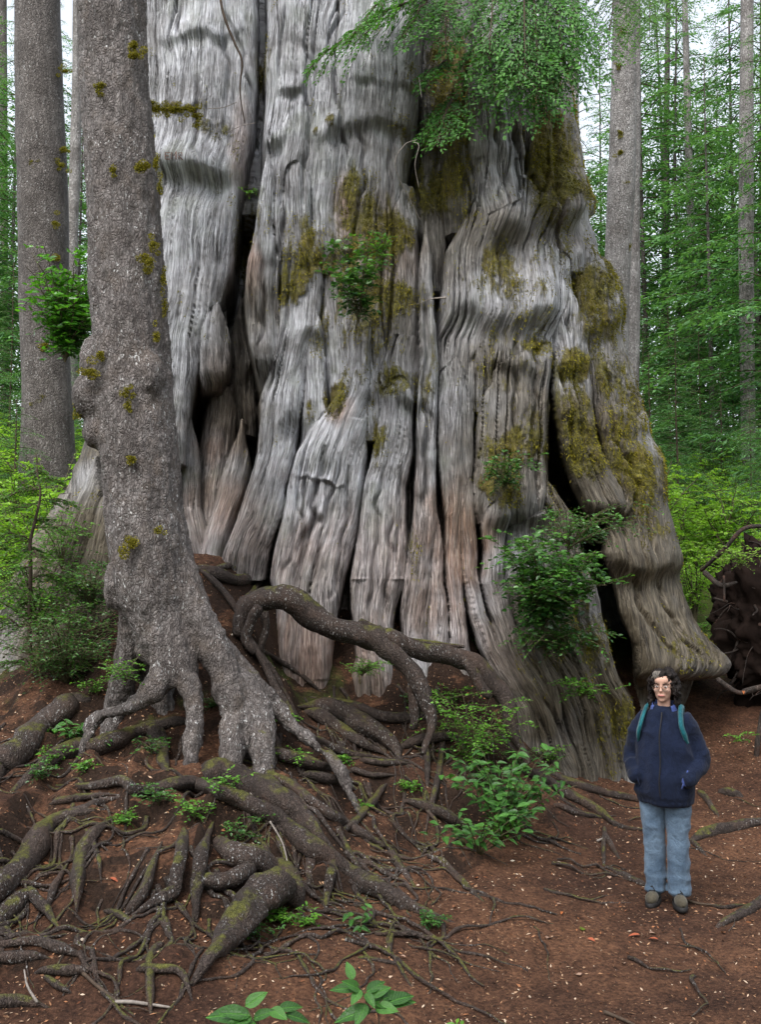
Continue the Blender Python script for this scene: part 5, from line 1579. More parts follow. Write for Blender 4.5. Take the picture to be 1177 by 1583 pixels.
# hemlock boughs that hang over the cedar
def bough(label, root, tip, seed, n_tw=46, leaf=.05, width=1.0, mat='hemlock', droop=.18, wl=.44):
    g = np.random.default_rng(seed)
    a, b = np.asarray(root, float), np.asarray(tip, float)
    o = thing('hemlock_bough', tuple(a), label, 'branch')
    ax = b - a
    Ln = np.linalg.norm(ax)
    x = ax / Ln
    y = np.cross([0, 0, 1.0], x)
    y /= np.linalg.norm(y)
    z = np.cross(x, y)
    P, D, T, tw = [], [], [], []
    t = np.linspace(0, 1, 9)
    cur = np.stack([t * Ln, 0 * t, -droop * Ln * t ** 2 + .02 * g.normal(size=9)], -1)
    tw.append(tube(cur, np.linspace(.014, .003, 9) * min(1, Ln), 6, True)[:2])
    for k in range(n_tw):
        f = .05 + .95 * (k + g.random()) / n_tw
        p0 = np.array([np.interp(f, t, cur[:, j]) for j in range(3)])
        s = 1 if k % 2 else -1
        tl = Ln * width * (.40 * (1 - f) + .10) * g.uniform(.55, 1.2)
        d = np.array([.7, s * .75, g.normal(-.1, .15)])
        m = max(5, int(tl / (leaf * .30)))
        q = (np.arange(m) + g.random(m)) / m
        pp = p0 + np.outer(q * tl, d) + np.outer(q ** 2 * tl, [0, 0, -.40])
        ss = np.where(np.arange(m) % 2, 1, -1)[:, None]
        perp = np.array([-d[1], d[0], 0])
        P.append(pp)
        D.append(d * .75 + ss * perp * .8 + g.normal(0, .2, (m, 3)) + np.array([0, 0, -.2]))
        T.append(np.clip(g.normal(.45, .15) + .3 * (q - .4) + g.normal(0, .1, m), 0, 1))
        tw.append(tube(np.stack([p0, p0 + d * tl * .5 + [0, 0, -.1 * tl], p0 + d * tl + [0, 0, -.4 * tl]]), np.array([.004, .003, .0015]), 3, False)[:2])
    P, D, T = map(np.concatenate, (P, D, T))
    l = leaf * g.uniform(.5, 1.1, len(P))
    V, F, tt = leaf_cards(P, D, np.tile([0, 0, 1.0], (len(P), 1)) + g.normal(0, .4, (len(P), 3)), l, l * wl, g, T)
    R = np.stack([x, y, z], 0)
    tv, tf = merge(tw)
    tag(add('foliage', make_mesh('bough_needles', V @ R, F, attrs={'tint': tt}), M[mat], o), kind='stuff')
    tag(add('twig', make_mesh('bough_twigs', tv @ R, tf), M['stem'], o), kind='stuff')
    return o
BG = [((655, -5, 9.5), (455, 62, 8.9), 'flat hemlock bough reaching across the smooth grey cedar face', 1.0), ((680, -60, 9.5), (520, 12, 8.8), 'upper hemlock bough above the flat reaching bough', 1.0), ((680, -30, 9.5), (610, 40, 8.8), 'short hemlock bough at the edge of the dark mossy recess', .8), ((690, -10, 9.7), (690, 60, 9.2), 'drooping hemlock bough inside the mossy recess', .9),
      ((810, -80, 9.6), (812, 70, 8.7), 'dense hemlock bough hanging over the cedar shoulder', 1.1), ((820, -60, 9.7), (840, 100, 8.8), 'hemlock bough drooping along the cedar shoulder', 1.4), ((770, -60, 9.6), (752, 50, 8.9), 'hemlock bough hanging beside the mossy recess', .9), ((850, -40, 9.7), (880, 70, 9.0), 'hemlock bough spreading past the cedar edge toward the slope', 1.4),
      ((800, 20, 9.5), (805, 160, 9.0), 'lowest dark hemlock bough tip on the cedar shoulder', 1.2), ((840, 20, 9.6), (850, 150, 9.1), 'hemlock bough tip beside the lowest dark one', 1.1), ((690, 90, 9.7), (640, 115, 9.2), 'thin hemlock spray above the dead curved twigs', .9), ((700, 150, 9.8), (672, 200, 9.2), 'light hemlock spray in front of the mossy recess', 1.2), ((745, 60, 9.7), (772, 120, 9.1), 'hemlock spray at the foot of the dense boughs', .9), ((860, 60, 9.8), (790, 90, 8.9), 'side hemlock spray crossing the cedar shoulder', 1.3),
      ((960, -60, 13), (930, 60, 12.2), 'hanging hemlock bough beside the straight grey conifer', 1.3), ((1010, -70, 15), (1000, 30, 14.2), 'hemlock bough tip above the straight grey conifer', 1.3)]
for q, (a, b, lab, w) in enumerate(BG):
    bough(lab, at(*a), at(*b), 700 + q, 50, .062, w, 'hemlock' if q < 14 else 'sapling')

# feathery hemlock sapling by the spruce foot, stem traced from the photograph
sp_base = at(62, 1075, 8.9)
sap = thing('young_hemlock', tuple(sp_base), 'spindly feathery hemlock sapling with dark crooked stem beside the spruce', 'tree')
Pst = catmull(np.array([np.append(at(u, v, Y), r) for (u, v, Y, r) in [(62, 1085, 8.9, .022), (46, 1000, 8.9, .020), (47, 880, 8.9, .018), (46, 840, 8.9, .016), (55, 800, 8.9, .013), (62, 765, 8.9, .010), (58, 735, 8.9, .006), (55, 700, 8.9, .003)]]), .05)
V, F, _ = tube(Pst[:, :3], Pst[:, 3], 8, True, .1, 12)
add('trunk', make_mesh('sapling_stem', V - sp_base, F), M['stem'], sap)
g = np.random.default_rng(77)
for q in range(20):
    f = .12 + .86 * q / 20
    k = int(f * (len(Pst) - 1))
    a = Pst[k, :3]
    az = q * 2.4 + g.normal(0, .3)
    Lb = (1.0 - .75 * f) * .75 + .12
    e = a + np.array([math.cos(az) * Lb, math.sin(az) * Lb * .8, .12 * Lb])
    b = bough('x', a - sp_base, e - sp_base, 800 + q, 30, .045, 1.1, 'sapling', .25)
    b.name = 'branch'
    for kk in ('label', 'category'):
        del b[kk]
    b.parent = sap

# dead sticks and twigs that can be picked up or hang free
def dead(name, label, rows, mat, cat='branch'):
    P = np.array([np.append(at(u, v, Y), r) for (u, v, Y, r) in rows])
    P = catmull(P, .03)
    b = P[0, :3].copy()
    V, F, _ = tube(P[:, :3] - b, P[:, 3], 6, True, .15, 20)
    return tag(add(name, make_mesh(name, V, F), mat, None, loc=tuple(b)), label, cat)
M['pale'] = mat_plain('bleached twig', (.19, .165, .145), .8, .4, 40)
dead('dead_branch', 'thin dark branch hanging down the smooth grey cedar plate', [(335, -40, 9.2, .012), (345, 20, 9.15, .013), (362, 65, 9.15, .012), (374, 95, 9.15, .010), (371, 140, 9.2, .007), (378, 190, 9.3, .005)], M['stem'])
dead('dead_twig', 'bleached twig arching out of the dark mossy recess', [(650, 340, 9.3, .004), (612, 260, 9.0, .004), (625, 225, 8.95, .004), (645, 216, 8.95, .003)], M['pale'])
dead('dead_twig', 'bleached twig hanging straight below the hemlock spray', [(648, 120, 9.3, .004), (652, 150, 9.15, .003)], M['pale'])
dead('dead_twig', 'bleached curved twig hanging over the mossy recess', [(640, 220, 8.95, .004), (648, 225, 8.93, .004), (642, 255, 8.95, .003), (648, 290, 9.0, .003)], M['pale'])
dead('dead_twig', 'pale twig with a knob sticking out of the cedar seam', [(645, 470, 9.3, .004), (668, 462, 9.0, .005), (690, 460, 8.9, .010)], M['pale'])
dead('dead_twig', 'pale bent twig below the mossy branch stub', [(322, 168, 9.7, .004), (345, 166, 9.4, .004), (366, 158, 9.3, .003)], M['pale'])
dead('dead_twig', 'pale twig crossing the cedar beside the black seam', [(352, 205, 9.5, .004), (372, 195, 9.3, .003), (395, 190, 9.25, .003)], M['pale'])
_mb = dead('branch_core', 'x', [(228, 165, 9.35, .014), (262, 170, 9.3, .017), (292, 168, 9.3, .016), (303, 176, 9.3, .012), (304, 200, 9.35, .006)], M['stem'])
for kk in ('label', 'category'):
    del _mb[kk]
_mo = thing('mossy_branch', tuple(_mb.location), 'moss covered branch stub lying across the grey cedar plate', 'branch')
_mb.parent, _mb.location = _mo, (0, 0, 0)
for q, (u, v, r) in enumerate([(232, 166, 9), (242, 167, 8), (252, 169, 10), (264, 170, 8), (274, 168, 10), (286, 168, 9), (296, 170, 9), (303, 178, 7), (304, 192, 5), (236, 158, 6)]):
    moss_tuft(at(u, v, 9.29), r * 9.3 / F_PX, (1.2, .8, .8), 900 + q, _mo, np.array(_mo.location))
for q, (lab, px) in enumerate([('thin bleached stick lying on the litter below the root knot', [(178, 1553), (205, 1553), (262, 1561)]), ('brown stick pointing down the litter slope below the roots', [(128, 1508), (150, 1528), (180, 1551)]), ('dark thin stick lying near the lower edge of the path', [(935, 1568), (965, 1580), (985, 1590)]), ('short pale stick on the litter beside the fallen leaves', [(924, 1302), (935, 1298), (942, 1296)]), ('thin stick lying by the hiker on the path', [(1062, 1395), (1085, 1400), (1108, 1402)])]):
    P = np.array([hit(u, v)[0] + [0, 0, .012] for (u, v) in px])
    P = catmull(P, .04)
    V, F, _ = tube(P - P[0], np.linspace(.011, .006, len(P)), 6, True, .2, 20)
    tag(add('stick', make_mesh('stick', V, F), M['pale'] if q in (0, 3) else M['stem'], None, loc=tuple(P[0])), lab, 'stick')
for q, (lab, px) in enumerate([('bleached leaning twig on the bank beneath the long diagonal root', [(418, 1275), (438, 1310), (448, 1355)]), ('thin pale twig over the dark bank edge', [(385, 1225), (400, 1255)]), ('thin bent twig on the lower litter beside the root knot', [(60, 1555), (45, 1530), (40, 1505)])]):
    P = np.array([hit(u, v)[0] + [0, -.03, .03] for (u, v) in px])
    P = catmull(P, .04)
    V, F, _ = tube(P - P[0], np.linspace(.007, .004, len(P)), 6, True, .2, 20)
    tag(add('dead_twig', make_mesh('dead_twig', V, F), M['pale'], None, loc=tuple(P[0])), lab, 'stick')

# ------------------------------------------------------------------ the uprooted stump
M['soil'] = mat_plain('dark root plate soil', (.012, .0075, .006), .95, .5, 9, .1, .6, 6)  # shade on the root plate painted in as a near-black soil colour
M['deadroot'] = mat_bark('dead grey brown root', (.012, .009, .008), (.034, .026, .022), (.12, .098, .085), .1, 1.4, 0.0, (.09, .04, .025))
pb = at(1195, 1180, 10.9)
pb[2] = float(ground_z(pb[0], pb[1]))
plate = thing('uprooted_stump', tuple(pb), 'dark root plate of a fallen tree with tangled dead roots behind the hiker', 'stump')
V, F = ellipsoid((.62, .45, 1.0), (.95, .55, 1.22), 150, 110)
d = V - np.array([.62, .45, 1.0])
V = np.array([.62, .45, 1.0]) + d * (1 + .42 * fbm(V * 1.9 + 3, 3) + .20 * fbm(V * 6, 4) + .10 * fbm(V * 22, 3) + .07 * np.abs(noise(V * 40)))[:, None]
add('root_plate', make_mesh('root_plate', V, F), M['soil'], plate)
g = np.random.default_rng(41)
for q in range(230):
    th, ph = g.uniform(-2.7, -.3), g.uniform(-.75, 1.0)
    n = np.array([math.cos(th) * math.cos(ph), math.sin(th) * math.cos(ph), math.sin(ph)])
    p = np.array([.62, .45, 1.0]) + n * np.array([.88, .5, 1.15])
    dv = n * .35 + g.normal(0, .6, 3)
    dv[1] -= .25
    Ln, pts = g.uniform(.25, .85), []
    for k in range(8):
        pts.append(p.copy())
        dv = dv / np.linalg.norm(dv) + g.normal(0, .28, 3) + np.array([0, 0, -.12])
        p = p + dv / np.linalg.norm(dv) * Ln / 8
    P = catmull(np.array(pts), .04)
    r0 = g.uniform(.006, .022) if q % 7 else .038
    V, F, _ = tube(P, r0 * np.linspace(1, .3, len(P)), 7, True, .3, 10, q)
    add('root', make_mesh('dead_root', V, F), M['deadroot'], plate)
for rows in ([(1085, 882, 10.9, .02), (1120, 850, 10.6, .022), (1150, 818, 10.5, .022), (1190, 812, 10.5, .02)], [(1090, 885, 10.7, .03), (1115, 905, 10.5, .028), (1140, 900, 10.45, .015)], [(1168, 1215, 10.3, .022), (1172, 1150, 10.3, .028), (1185, 1080, 10.4, .03)], [(1110, 1050, 10.3, .03), (1140, 1070, 10.25, .025), (1160, 1068, 10.3, .02)], [(1150, 1070, 10.3, .03), (1180, 1062, 10.2, .03), (1200, 1060, 10.2, .03)], [(1105, 925, 10.6, .012), (1125, 930, 10.4, .012)], [(1120, 890, 10.4, .012), (1121, 930, 10.38, .011)]):
    P = catmull(np.array([np.append(at(u, v, Y), r) for (u, v, Y, r) in rows]), .05)
    V, F, _ = tube(P[:, :3] - pb, P[:, 3], 8, True, .25, 8)
    add('root', make_mesh('dead_root', V, F), M['deadroot'], plate)
near_plant('seedling_tuft', at(1150, 1150, 10.15), 'pale leafed sprig growing in front of the dark root plate', 'plant', sprig_bush(310, 5, .22, .2, 4, 6, .03, .5, (-.2, -.2), .5, .002), M['lime'])
near_plant('fern_tuft', at(1085, 985, 11.6), 'bright fern tuft between the cedar leg and the root plate', 'plant', sprig_bush(311, 12, .35, .3, 6, 9, .035, .35, (0, -.2), .6, .003), M['lime'])
near_plant('seedling_tuft', at(1145, 880, 10.4), 'small leafy sprays on top of the root plate', 'plant', sprig_bush(312, 12, .45, .4, 5, 8, .03, .5, (0, -.2), .5, .003), M['brush'])
# ------------------------------------------------------------------ the hiker
def loft(rows, sides=28, cap=True):
    """rows (x, y, z, rx, ry) -> closed loft of ellipses."""
    a = np.linspace(0, 2 * math.pi, sides, endpoint=False)
    V = np.concatenate([np.stack([x + rx * np.cos(a), y + ry * np.sin(a), np.full(sides, z)], -1) for (x, y, z, rx, ry) in rows])
    n = len(rows)
    i, j = np.meshgrid(np.arange(n - 1), np.arange(sides), indexing='ij')
    j2 = (j + 1) % sides
    Q = np.stack([i * sides + j, i * sides + j2, (i + 1) * sides + j2, (i + 1) * sides + j], -1).reshape(-1, 4)
    V = np.vstack([V, [rows[0][0], rows[0][1], rows[0][2]], [rows[-1][0], rows[-1][1], rows[-1][2]]])
    j = np.arange(sides)
    T = np.vstack([np.stack([np.full(sides, n * sides), (j + 1) % sides, j], -1), np.stack([np.full(sides, n * sides + 1), (n - 1) * sides + j, (n - 1) * sides + (j + 1) % sides], -1)])
    return V, [Q, T]

def limb(rows, sides=16, step=.02):
    P = catmull(np.array(rows, float), step)
    return tube(P[:, :3], P[:, 3], sides, True)[:2]

def cloth_mat(name, c0, c1, scale=60, rough=.95, bump=.35, sheen=.3):
    m = Mat(name)
    o = m.coord()
    n = m.tex(scale, o, 4, .7)
    w = m.tex(5, o, 3, .6)
    c = m.mix(m.ramp(w, [(.35, 0.0), (.65, 1.0)]), c0, c1)
    c = m.mix(1.0, c, m.ramp(n, [(.3, .8), (.7, 1.2)]), 'MULTIPLY')
    wr = m.tex(16, m.coord((1, 1, .7)), 3, .55, 1.2)
    m.finish(c, rough, m.bump(wr, .55, .02, m.bump(n, bump, .004)), .15)
    m.p.inputs['Sheen Weight'].default_value = sheen
    return m.m
M['fleece'] = cloth_mat('navy fleece', (.005, .008, .019), (.008, .013, .032), 70, 1.0, .5, .05)
M['denim'] = cloth_mat('worn blue denim', (.042, .068, .105), (.10, .145, .20), 90, .9, .3, .1)
M['teal'] = cloth_mat('teal nylon', (.003, .055, .072), (.006, .10, .12), 50, .6, .2, .1)
M['collar'] = cloth_mat('blue collar lining', (.03, .05, .16), (.05, .08, .24), 50, .8, .2, .1)
M['shoe'] = cloth_mat('olive brown suede', (.035, .030, .022), (.075, .065, .045), 60, .8, .4, .1)
M['sole'] = mat_plain('black rubber sole', (.012, .011, .011), .7, .2, 30)
M['hair'] = mat_plain('dark brown curly hair', (.009, .006, .005), .65, .5, 50, .2)
M['greyhair'] = mat_plain('greying fringe hair', (.10, .085, .07), .5, .5, 60, .5)
M['skin'] = mat_plain('skin', (.50, .30, .225), .55, .08, 12, .4)
M['lip'] = mat_plain('lips', (.33, .11, .10), .5, .1, 20, .4)
M['eyewhite'] = mat_plain('eye white', (.55, .52, .5), .3, .05, 10)
M['iris'] = mat_plain('dark iris', (.03, .02, .015), .3, .1, 10)
M['rim'] = mat_plain('thin metal spectacle rim', (.10, .08, .06), .35, .1, 10, .6)
_gl = Mat('spectacle lens')
_tr = _gl.node('BsdfTransparent')
_go = _gl.node('BsdfGlossy')
_go.inputs['Roughness'].default_value = .05
_mx = _gl.node('MixShader')
_fr = _gl.node('Fresnel')
_fr.inputs['IOR'].default_value = 1.5
_gl.link(_fr.outputs[0], _mx.inputs[0])
_gl.link(_tr.outputs[0], _mx.inputs[1])
_gl.link(_go.outputs[0], _mx.inputs[2])
_gl.link(_mx.outputs[0], _gl.out.inputs['Surface'])
M['lens'] = _gl.m

PF = at(1033, 1400, 6.86)
px0, py0 = float(PF[0]), float(PF[1])
pz0 = float(ground_z(px0, py0))
person = thing('person', (px0, py0, pz0 + .004), 'hiker with dark curly hair and glasses in navy fleece and jeans, hands in pockets', 'person', None, math.radians(-27), (.92, .94, .93))

# body: one continuous figure under the clothes
HZ = 1.535
body = [loft([(0, .0, .84, .13, .09), (0, .0, .95, .15, .10), (0, 0, 1.1, .135, .09), (0, .005, 1.25, .155, .095), (0, .01, 1.33, .13, .075), (0, .012, 1.37, .06, .055)]),
        limb([(0, .018, 1.33, .052), (0, .012, 1.40, .047), (0, .002, 1.47, .048)]),
        ellipsoid((0, .018, HZ + .025), (.072, .092, .093), 28, 20), ellipsoid((0, -.018, HZ - .035), (.058, .068, .078), 28, 20), ellipsoid((0, -.055, HZ - .088), (.026, .024, .020), 16, 12),
        ellipsoid((0, -.093, HZ - .022), (.012, .016, .013), 14, 10), ellipsoid((0, -.083, HZ + .004), (.008, .012, .026), 14, 10), ellipsoid((0, -.07, HZ + .05), (.05, .022, .035), 18, 12),
        ellipsoid((.034, -.058, HZ - .024), (.024, .022, .020), 16, 10), ellipsoid((-.034, -.058, HZ - .024), (.024, .022, .020), 16, 10), ellipsoid((0, -.080, HZ - .060), (.026, .012, .012), 14, 10)]
for s in (-1, 1):
    body.append(limb([(s * .16, 0, 1.30, .048), (s * .22, .03, 1.16, .044), (s * .245, .045, 1.03, .038), (s * .20, -.04, .95, .032), (s * .165, -.085, .905, .027)]))
    for fq in range(4):
        body.append(limb([(s * (.165 - .012 * fq), -.09, .90 - .006 * fq, .011), (s * (.140 - .012 * fq), -.10, .865 - .004 * fq, .0095), (s * (.125 - .012 * fq), -.095, .835, .008)], 8))
    body.append(limb([(s * .150, -.093, .915, .011), (s * .120, -.105, .905, .010), (s * .105, -.105, .885, .009)], 8))
    body.append(limb([(s * .085, 0, .88, .085), (s * .092, -.005, .66, .068), (s * .096, -.008, .48, .050), (s * .094, .012, .30, .048), (s * .088, .015, .10, .034)]))
    body.append(ellipsoid((s * .088, -.03, .05), (.032, .085, .03), 14, 10))
    body.append(ellipsoid((s * .072, .02, HZ - .012), (.010, .018, .028), 12, 8))
V, F = merge(body)
V, Q = remesh(V, F, .008, 2)
add('body', make_mesh('hiker_body', V, Q), M['skin'], person)

def folds(V, Q, amp, sc, seed, ridge=1.0):
    N = normals(V, Q)
    f = fbm(V * np.array(sc) + seed, 3)
    r = 1 - np.abs(noise(V * np.array(sc) * 1.4 + seed + 9)) * 2
    return V + N * (amp * (f + .5 * ridge * r))[:, None]

# jacket
jk = [loft([(0, .0, .705, .195, .145), (0, 0, .72, .205, .155), (0, -.003, .80, .214, .165), (0, -.005, .88, .216, .170), (0, -.002, 1.0, .207, .160), (0, 0, 1.12, .200, .150), (0, .005, 1.22, .196, .138), (0, .01, 1.30, .178, .115), (0, .012, 1.345, .135, .092), (0, .012, 1.375, .085, .075), (0, .01, 1.40, .066, .064)], 40)]
for s in (-1, 1):
    jk.append(limb([(s * .12, .005, 1.305, .070), (s * .170, .01, 1.25, .073), (s * .210, .03, 1.15, .069), (s * .238, .045, 1.05, .066), (s * .243, .03, .995, .064), (s * .222, -.035, .955, .058), (s * .195, -.095, .915, .053), (s * .170, -.135, .885, .045)]))
V, F = merge(jk)
V, Q = remesh(V, F, .009, 4)
sl = sstep(.17, .22, np.abs(V[:, 0]))
V = folds(V, Q, .011, (6, 6, 5), 3.0, 2.2) + (normals(V, Q) * (.004 * sl * fbm(V * np.array([10, 14, 34]), 2))[:, None])
hem = sstep(.77, .735, V[:, 2]) * (1 - sl)
V[:, :2] *= (1 - .035 * hem * (1 + .4 * np.sin(np.arctan2(V[:, 1], V[:, 0]) * 26)))[:, None]
jacket = add('jacket', make_mesh('navy_jacket', V, Q), M['fleece'], person)
# collar, zip, pocket openings
V, F = [], []
a = np.linspace(-2.35, 2.35, 25) + math.pi / 2
rows = []
for t, (rr, zz) in enumerate([(.062, 1.370), (.069, 1.40), (.077, 1.432), (.088, 1.415), (.096, 1.375)]):
    drop = .030 * sstep(1.2, 2.3, np.abs(a - math.pi / 2))
    rows.append(np.stack([rr * np.cos(a) * 1.05, .005 + rr * np.sin(a) * .95, zz - drop], -1))
V = np.concatenate(rows)
nA = len(a)
Qc = np.array([[i * nA + j, i * nA + j + 1, (i + 1) * nA + j + 1, (i + 1) * nA + j] for i in range(4) for j in range(nA - 1)])
add('collar', make_mesh('collar', V, Qc), M['collar'], jacket)
zz = np.linspace(1.36, .76, 26)
yf = -np.interp(zz, [.735, .80, .88, 1.0, 1.12, 1.22, 1.30, 1.345, 1.40], [.150, .168, .175, .162, .150, .133, .105, .080, .06]) - .016
V, F, _ = tube(np.stack([.004 * np.sin(zz * 20), yf, zz], -1), np.full(26, .0045), 6)
add('zipper', make_mesh('zipper', V, F), M['sole'], jacket)
for s in (-1, 1):
    V, F, _ = tube(np.array([(s * .185, -.118, .965), (s * .168, -.150, .905), (s * .150, -.165, .845)]), np.array([.006, .007, .006]), 6)
    add('pocket_edge', make_mesh('pocket_edge', V, F), M['collar'] if s > 0 else M['fleece'], jacket)
V, F = ellipsoid((.172, -.150, .895), (.026, .016, .036), 14, 10)
add('cuff', make_mesh('cuff', V, F), M['collar'], jacket)

# jeans
jn = [loft([(0, 0, .70, .165, .125), (0, 0, .78, .185, .135), (0, 0, .90, .175, .125), (0, 0, .95, .16, .11)], 32)]
for s in (-1, 1):
    jn.append(limb([(s * .088, 0, .84, .100), (s * .090, -.002, .70, .094), (s * .088, -.004, .56, .084), (s * .086, -.006, .46, .078), (s * .084, .0, .32, .076), (s * .082, .002, .18, .075), (s * .082, -.004, .105, .078), (s * .082, -.010, .075, .080)]))
V, F = merge(jn)
V, Q = remesh(V, F, .009, 3)
V = folds(V, Q, .007, (8, 8, 6), 8.0, 2.2)
low = sstep(.34, .12, V[:, 2])
V = V + normals(V, Q) * (.011 * low * fbm(V * np.array([7, 7, 26]) + 4, 2))[:, None]
knee = sstep(.16, 0, np.abs(V[:, 2] - .47))
V = V + normals(V, Q) * (.007 * knee * fbm(V * np.array([9, 9, 26]) + 14, 2))[:, None]
add('jeans', make_mesh('jeans', V, Q), M['denim'], person)

# shoes
for s in (-1, 1):
    sh = thing('shoe', (s * .086, -.03, 0), None, None, None, math.radians(s * 10 + 10))
    sh.parent = person
    V, F = merge([ellipsoid((0, -.085, .052), (.046, .085, .044), 20, 14), ellipsoid((0, .03, .065), (.042, .075, .055), 20, 14), loft([(0, .035, .05, .043, .055), (0, .038, .12, .042, .050)], 20)])
    V[:, 2] = np.maximum(V[:, 2], .018)
    V, Q = remesh(V, F, .006, 4)
    add('upper', make_mesh('shoe_upper', V, Q), M['shoe'], sh)
    a = np.linspace(0, 2 * math.pi, 36, endpoint=False)
    ox = np.cos(a) * np.where(np.sin(a) < 0, .052, .047)
    oy = -.035 + np.sin(a) * .140
    R = [(1.0, 0.0), (1.02, .012), (1.0, .030), (.9, .034)]
    V = np.concatenate([np.stack([ox * k, -.035 + (oy + .035) * k, np.full(36, z)], -1) for k, z in R])
    Qs = np.array([[i * 36 + j, i * 36 + (j + 1) % 36, (i + 1) * 36 + (j + 1) % 36, (i + 1) * 36 + j] for i in range(3) for j in range(36)])
    V = np.vstack([V, [0, -.035, 0]])
    Ts = np.array([[4 * 36, (j + 1) % 36, j] for j in range(36)])
    add('sole', make_mesh('shoe_sole', V, [Qs, Ts]), M['sole'], sh)
    V, F, _ = tube(np.array([(-.02, -.075, .098), (0, -.08, .105), (.02, -.07, .098), (0, -.05, .118), (-.018, -.04, .118), (.018, -.03, .122)]), np.full(6, .0035), 5)
    add('lace', make_mesh('shoe_lace', V, F), M['sole'], sh)

# hair: a curly mass open at the face, curls over it
g = np.random.default_rng(3)
hb = [ellipsoid((0, .030, HZ + .035), (.084, .092, .092), 28, 20)]
for k in range(150):
    th = g.uniform(0, 2 * math.pi)
    z = g.uniform(-.13, .115)
    rad = math.sqrt(max(.02, 1 - (max(0, z) / .125) ** 2))
    x, y = .088 * rad * math.cos(th), .025 + .098 * rad * math.sin(th)
    if y < -.005 and z < .07 and abs(x) < .078:
        continue
    if y < -.035 and z < .075:
        continue
    if z < -.06 and y < .0:
        continue
    hb.append(ellipsoid((x * (1.08 if z < .05 else 1), y, HZ + z), g.uniform(.018, .032, 3), 10, 8))
V, F = merge(hb)
V, Q = remesh(V, F, .008, 2)
V = V + normals(V, Q) * (.008 * fbm(V * 45, 3) + .006 * np.sin(V[:, 2] * 160 + 40 * fbm(V * 14, 2)))[:, None]
hair = add('hair', make_mesh('curly_hair', V, Q), M['hair'], person)
for k in range(46):
    s = -1 if k % 2 else 1
    th = g.uniform(-.5, 2.2)
    p = np.array([s * (.083 + .012 * g.random()) * math.cos(th * .35), -.01 + .075 * math.sin(th), HZ + g.uniform(-.06, .09)])
    t = np.linspace(0, 1, 12)
    ph = g.uniform(0, 6.28)
    P = p + np.stack([.010 * np.cos(9 * t + ph) + s * .012 * t, .010 * np.sin(9 * t + ph), -.075 * t], -1)
    V, F, _ = tube(P, np.linspace(.005, .002, 12), 5, True)
    add('curl', make_mesh('hair_curl', V, F), M['hair'], hair)
for k in range(16):
    x0 = -.045 + .075 * k / 15
    t = np.linspace(0, 1, 9)
    P = np.stack([x0 - .02 * t + .003 * g.normal(size=9), -.055 - .030 * np.sin(t * 1.6), HZ + .112 - .050 * t ** 1.5], -1)
    V, F, _ = tube(P, np.linspace(.006, .002, 9), 5, True)
    add('fringe', make_mesh('hair_fringe', V, F), M['greyhair'] if k < 9 else M['hair'], hair)

# face: eyes, brows, mouth, spectacles
for s in (-1, 1):
    V, F = ellipsoid((s * .031, -.0755, HZ + .004), (.0125, .007, .0065), 16, 10)
    e = add('eye', make_mesh('eye', V, F), M['eyewhite'], person)
    V, F = ellipsoid((s * .031, -.0815, HZ + .004), (.0055, .0025, .0058), 12, 8)
    add('iris', make_mesh('iris', V, F), M['iris'], e)
    V, F, _ = tube(np.array([(s * .016, -.089, HZ + .020), (s * .031, -.089, HZ + .027), (s * .048, -.078, HZ + .022)]), np.array([.0035, .004, .0025]), 6)
    add('eyebrow', make_mesh('eyebrow', V, F), M['hair'], person)
V, F, _ = tube(np.array([(-.026, -.083, HZ - .060), (-.010, -.092, HZ - .057), (0, -.0925, HZ - .0585), (.010, -.092, HZ - .057), (.026, -.083, HZ - .060)]), np.array([.0025, .0048, .0050, .0048, .0025]), 8)
add('mouth', make_mesh('mouth', V, F), M['lip'], person)
gl = thing('spectacles', (0, 0, 0), 'thin rimmed spectacles on the face of the hiker', 'glasses')
gl.parent = person
for k in ('label', 'category'):
    del gl[k]
a = np.linspace(0, 2 * math.pi, 29)
for s in (-1, 1):
    ring = np.stack([s * .033 + .025 * np.cos(a), -.098 + .006 * np.abs(np.cos(a)) + 0 * a, HZ - .004 + .021 * np.sin(a)], -1)
    V, F, _ = tube(ring, np.full(29, .0013), 5, False)
    r_ = add('rim', make_mesh('spectacle_rim', V, F), M['rim'], gl)
    V = np.vstack([ring[:-1], ring[:-1].mean(0) + [0, -.003, 0]])
    T = np.array([[28, j, (j + 1) % 28] for j in range(28)])
    add('lens', make_mesh('spectacle_lens', V, T), M['lens'], r_)
    V, F, _ = tube(np.array([(s * .058, -.093, HZ), (s * .074, -.05, HZ + .004), (s * .080, .02, HZ + .002)]), np.full(3, .0014), 5)
    add('temple', make_mesh('spectacle_temple', V, F), M['rim'], gl)
V, F, _ = tube(np.array([(-.008, -.097, HZ), (0, -.101, HZ + .004), (.008, -.097, HZ)]), np.full(3, .0013), 5)
add('bridge', make_mesh('spectacle_bridge', V, F), M['rim'], gl)

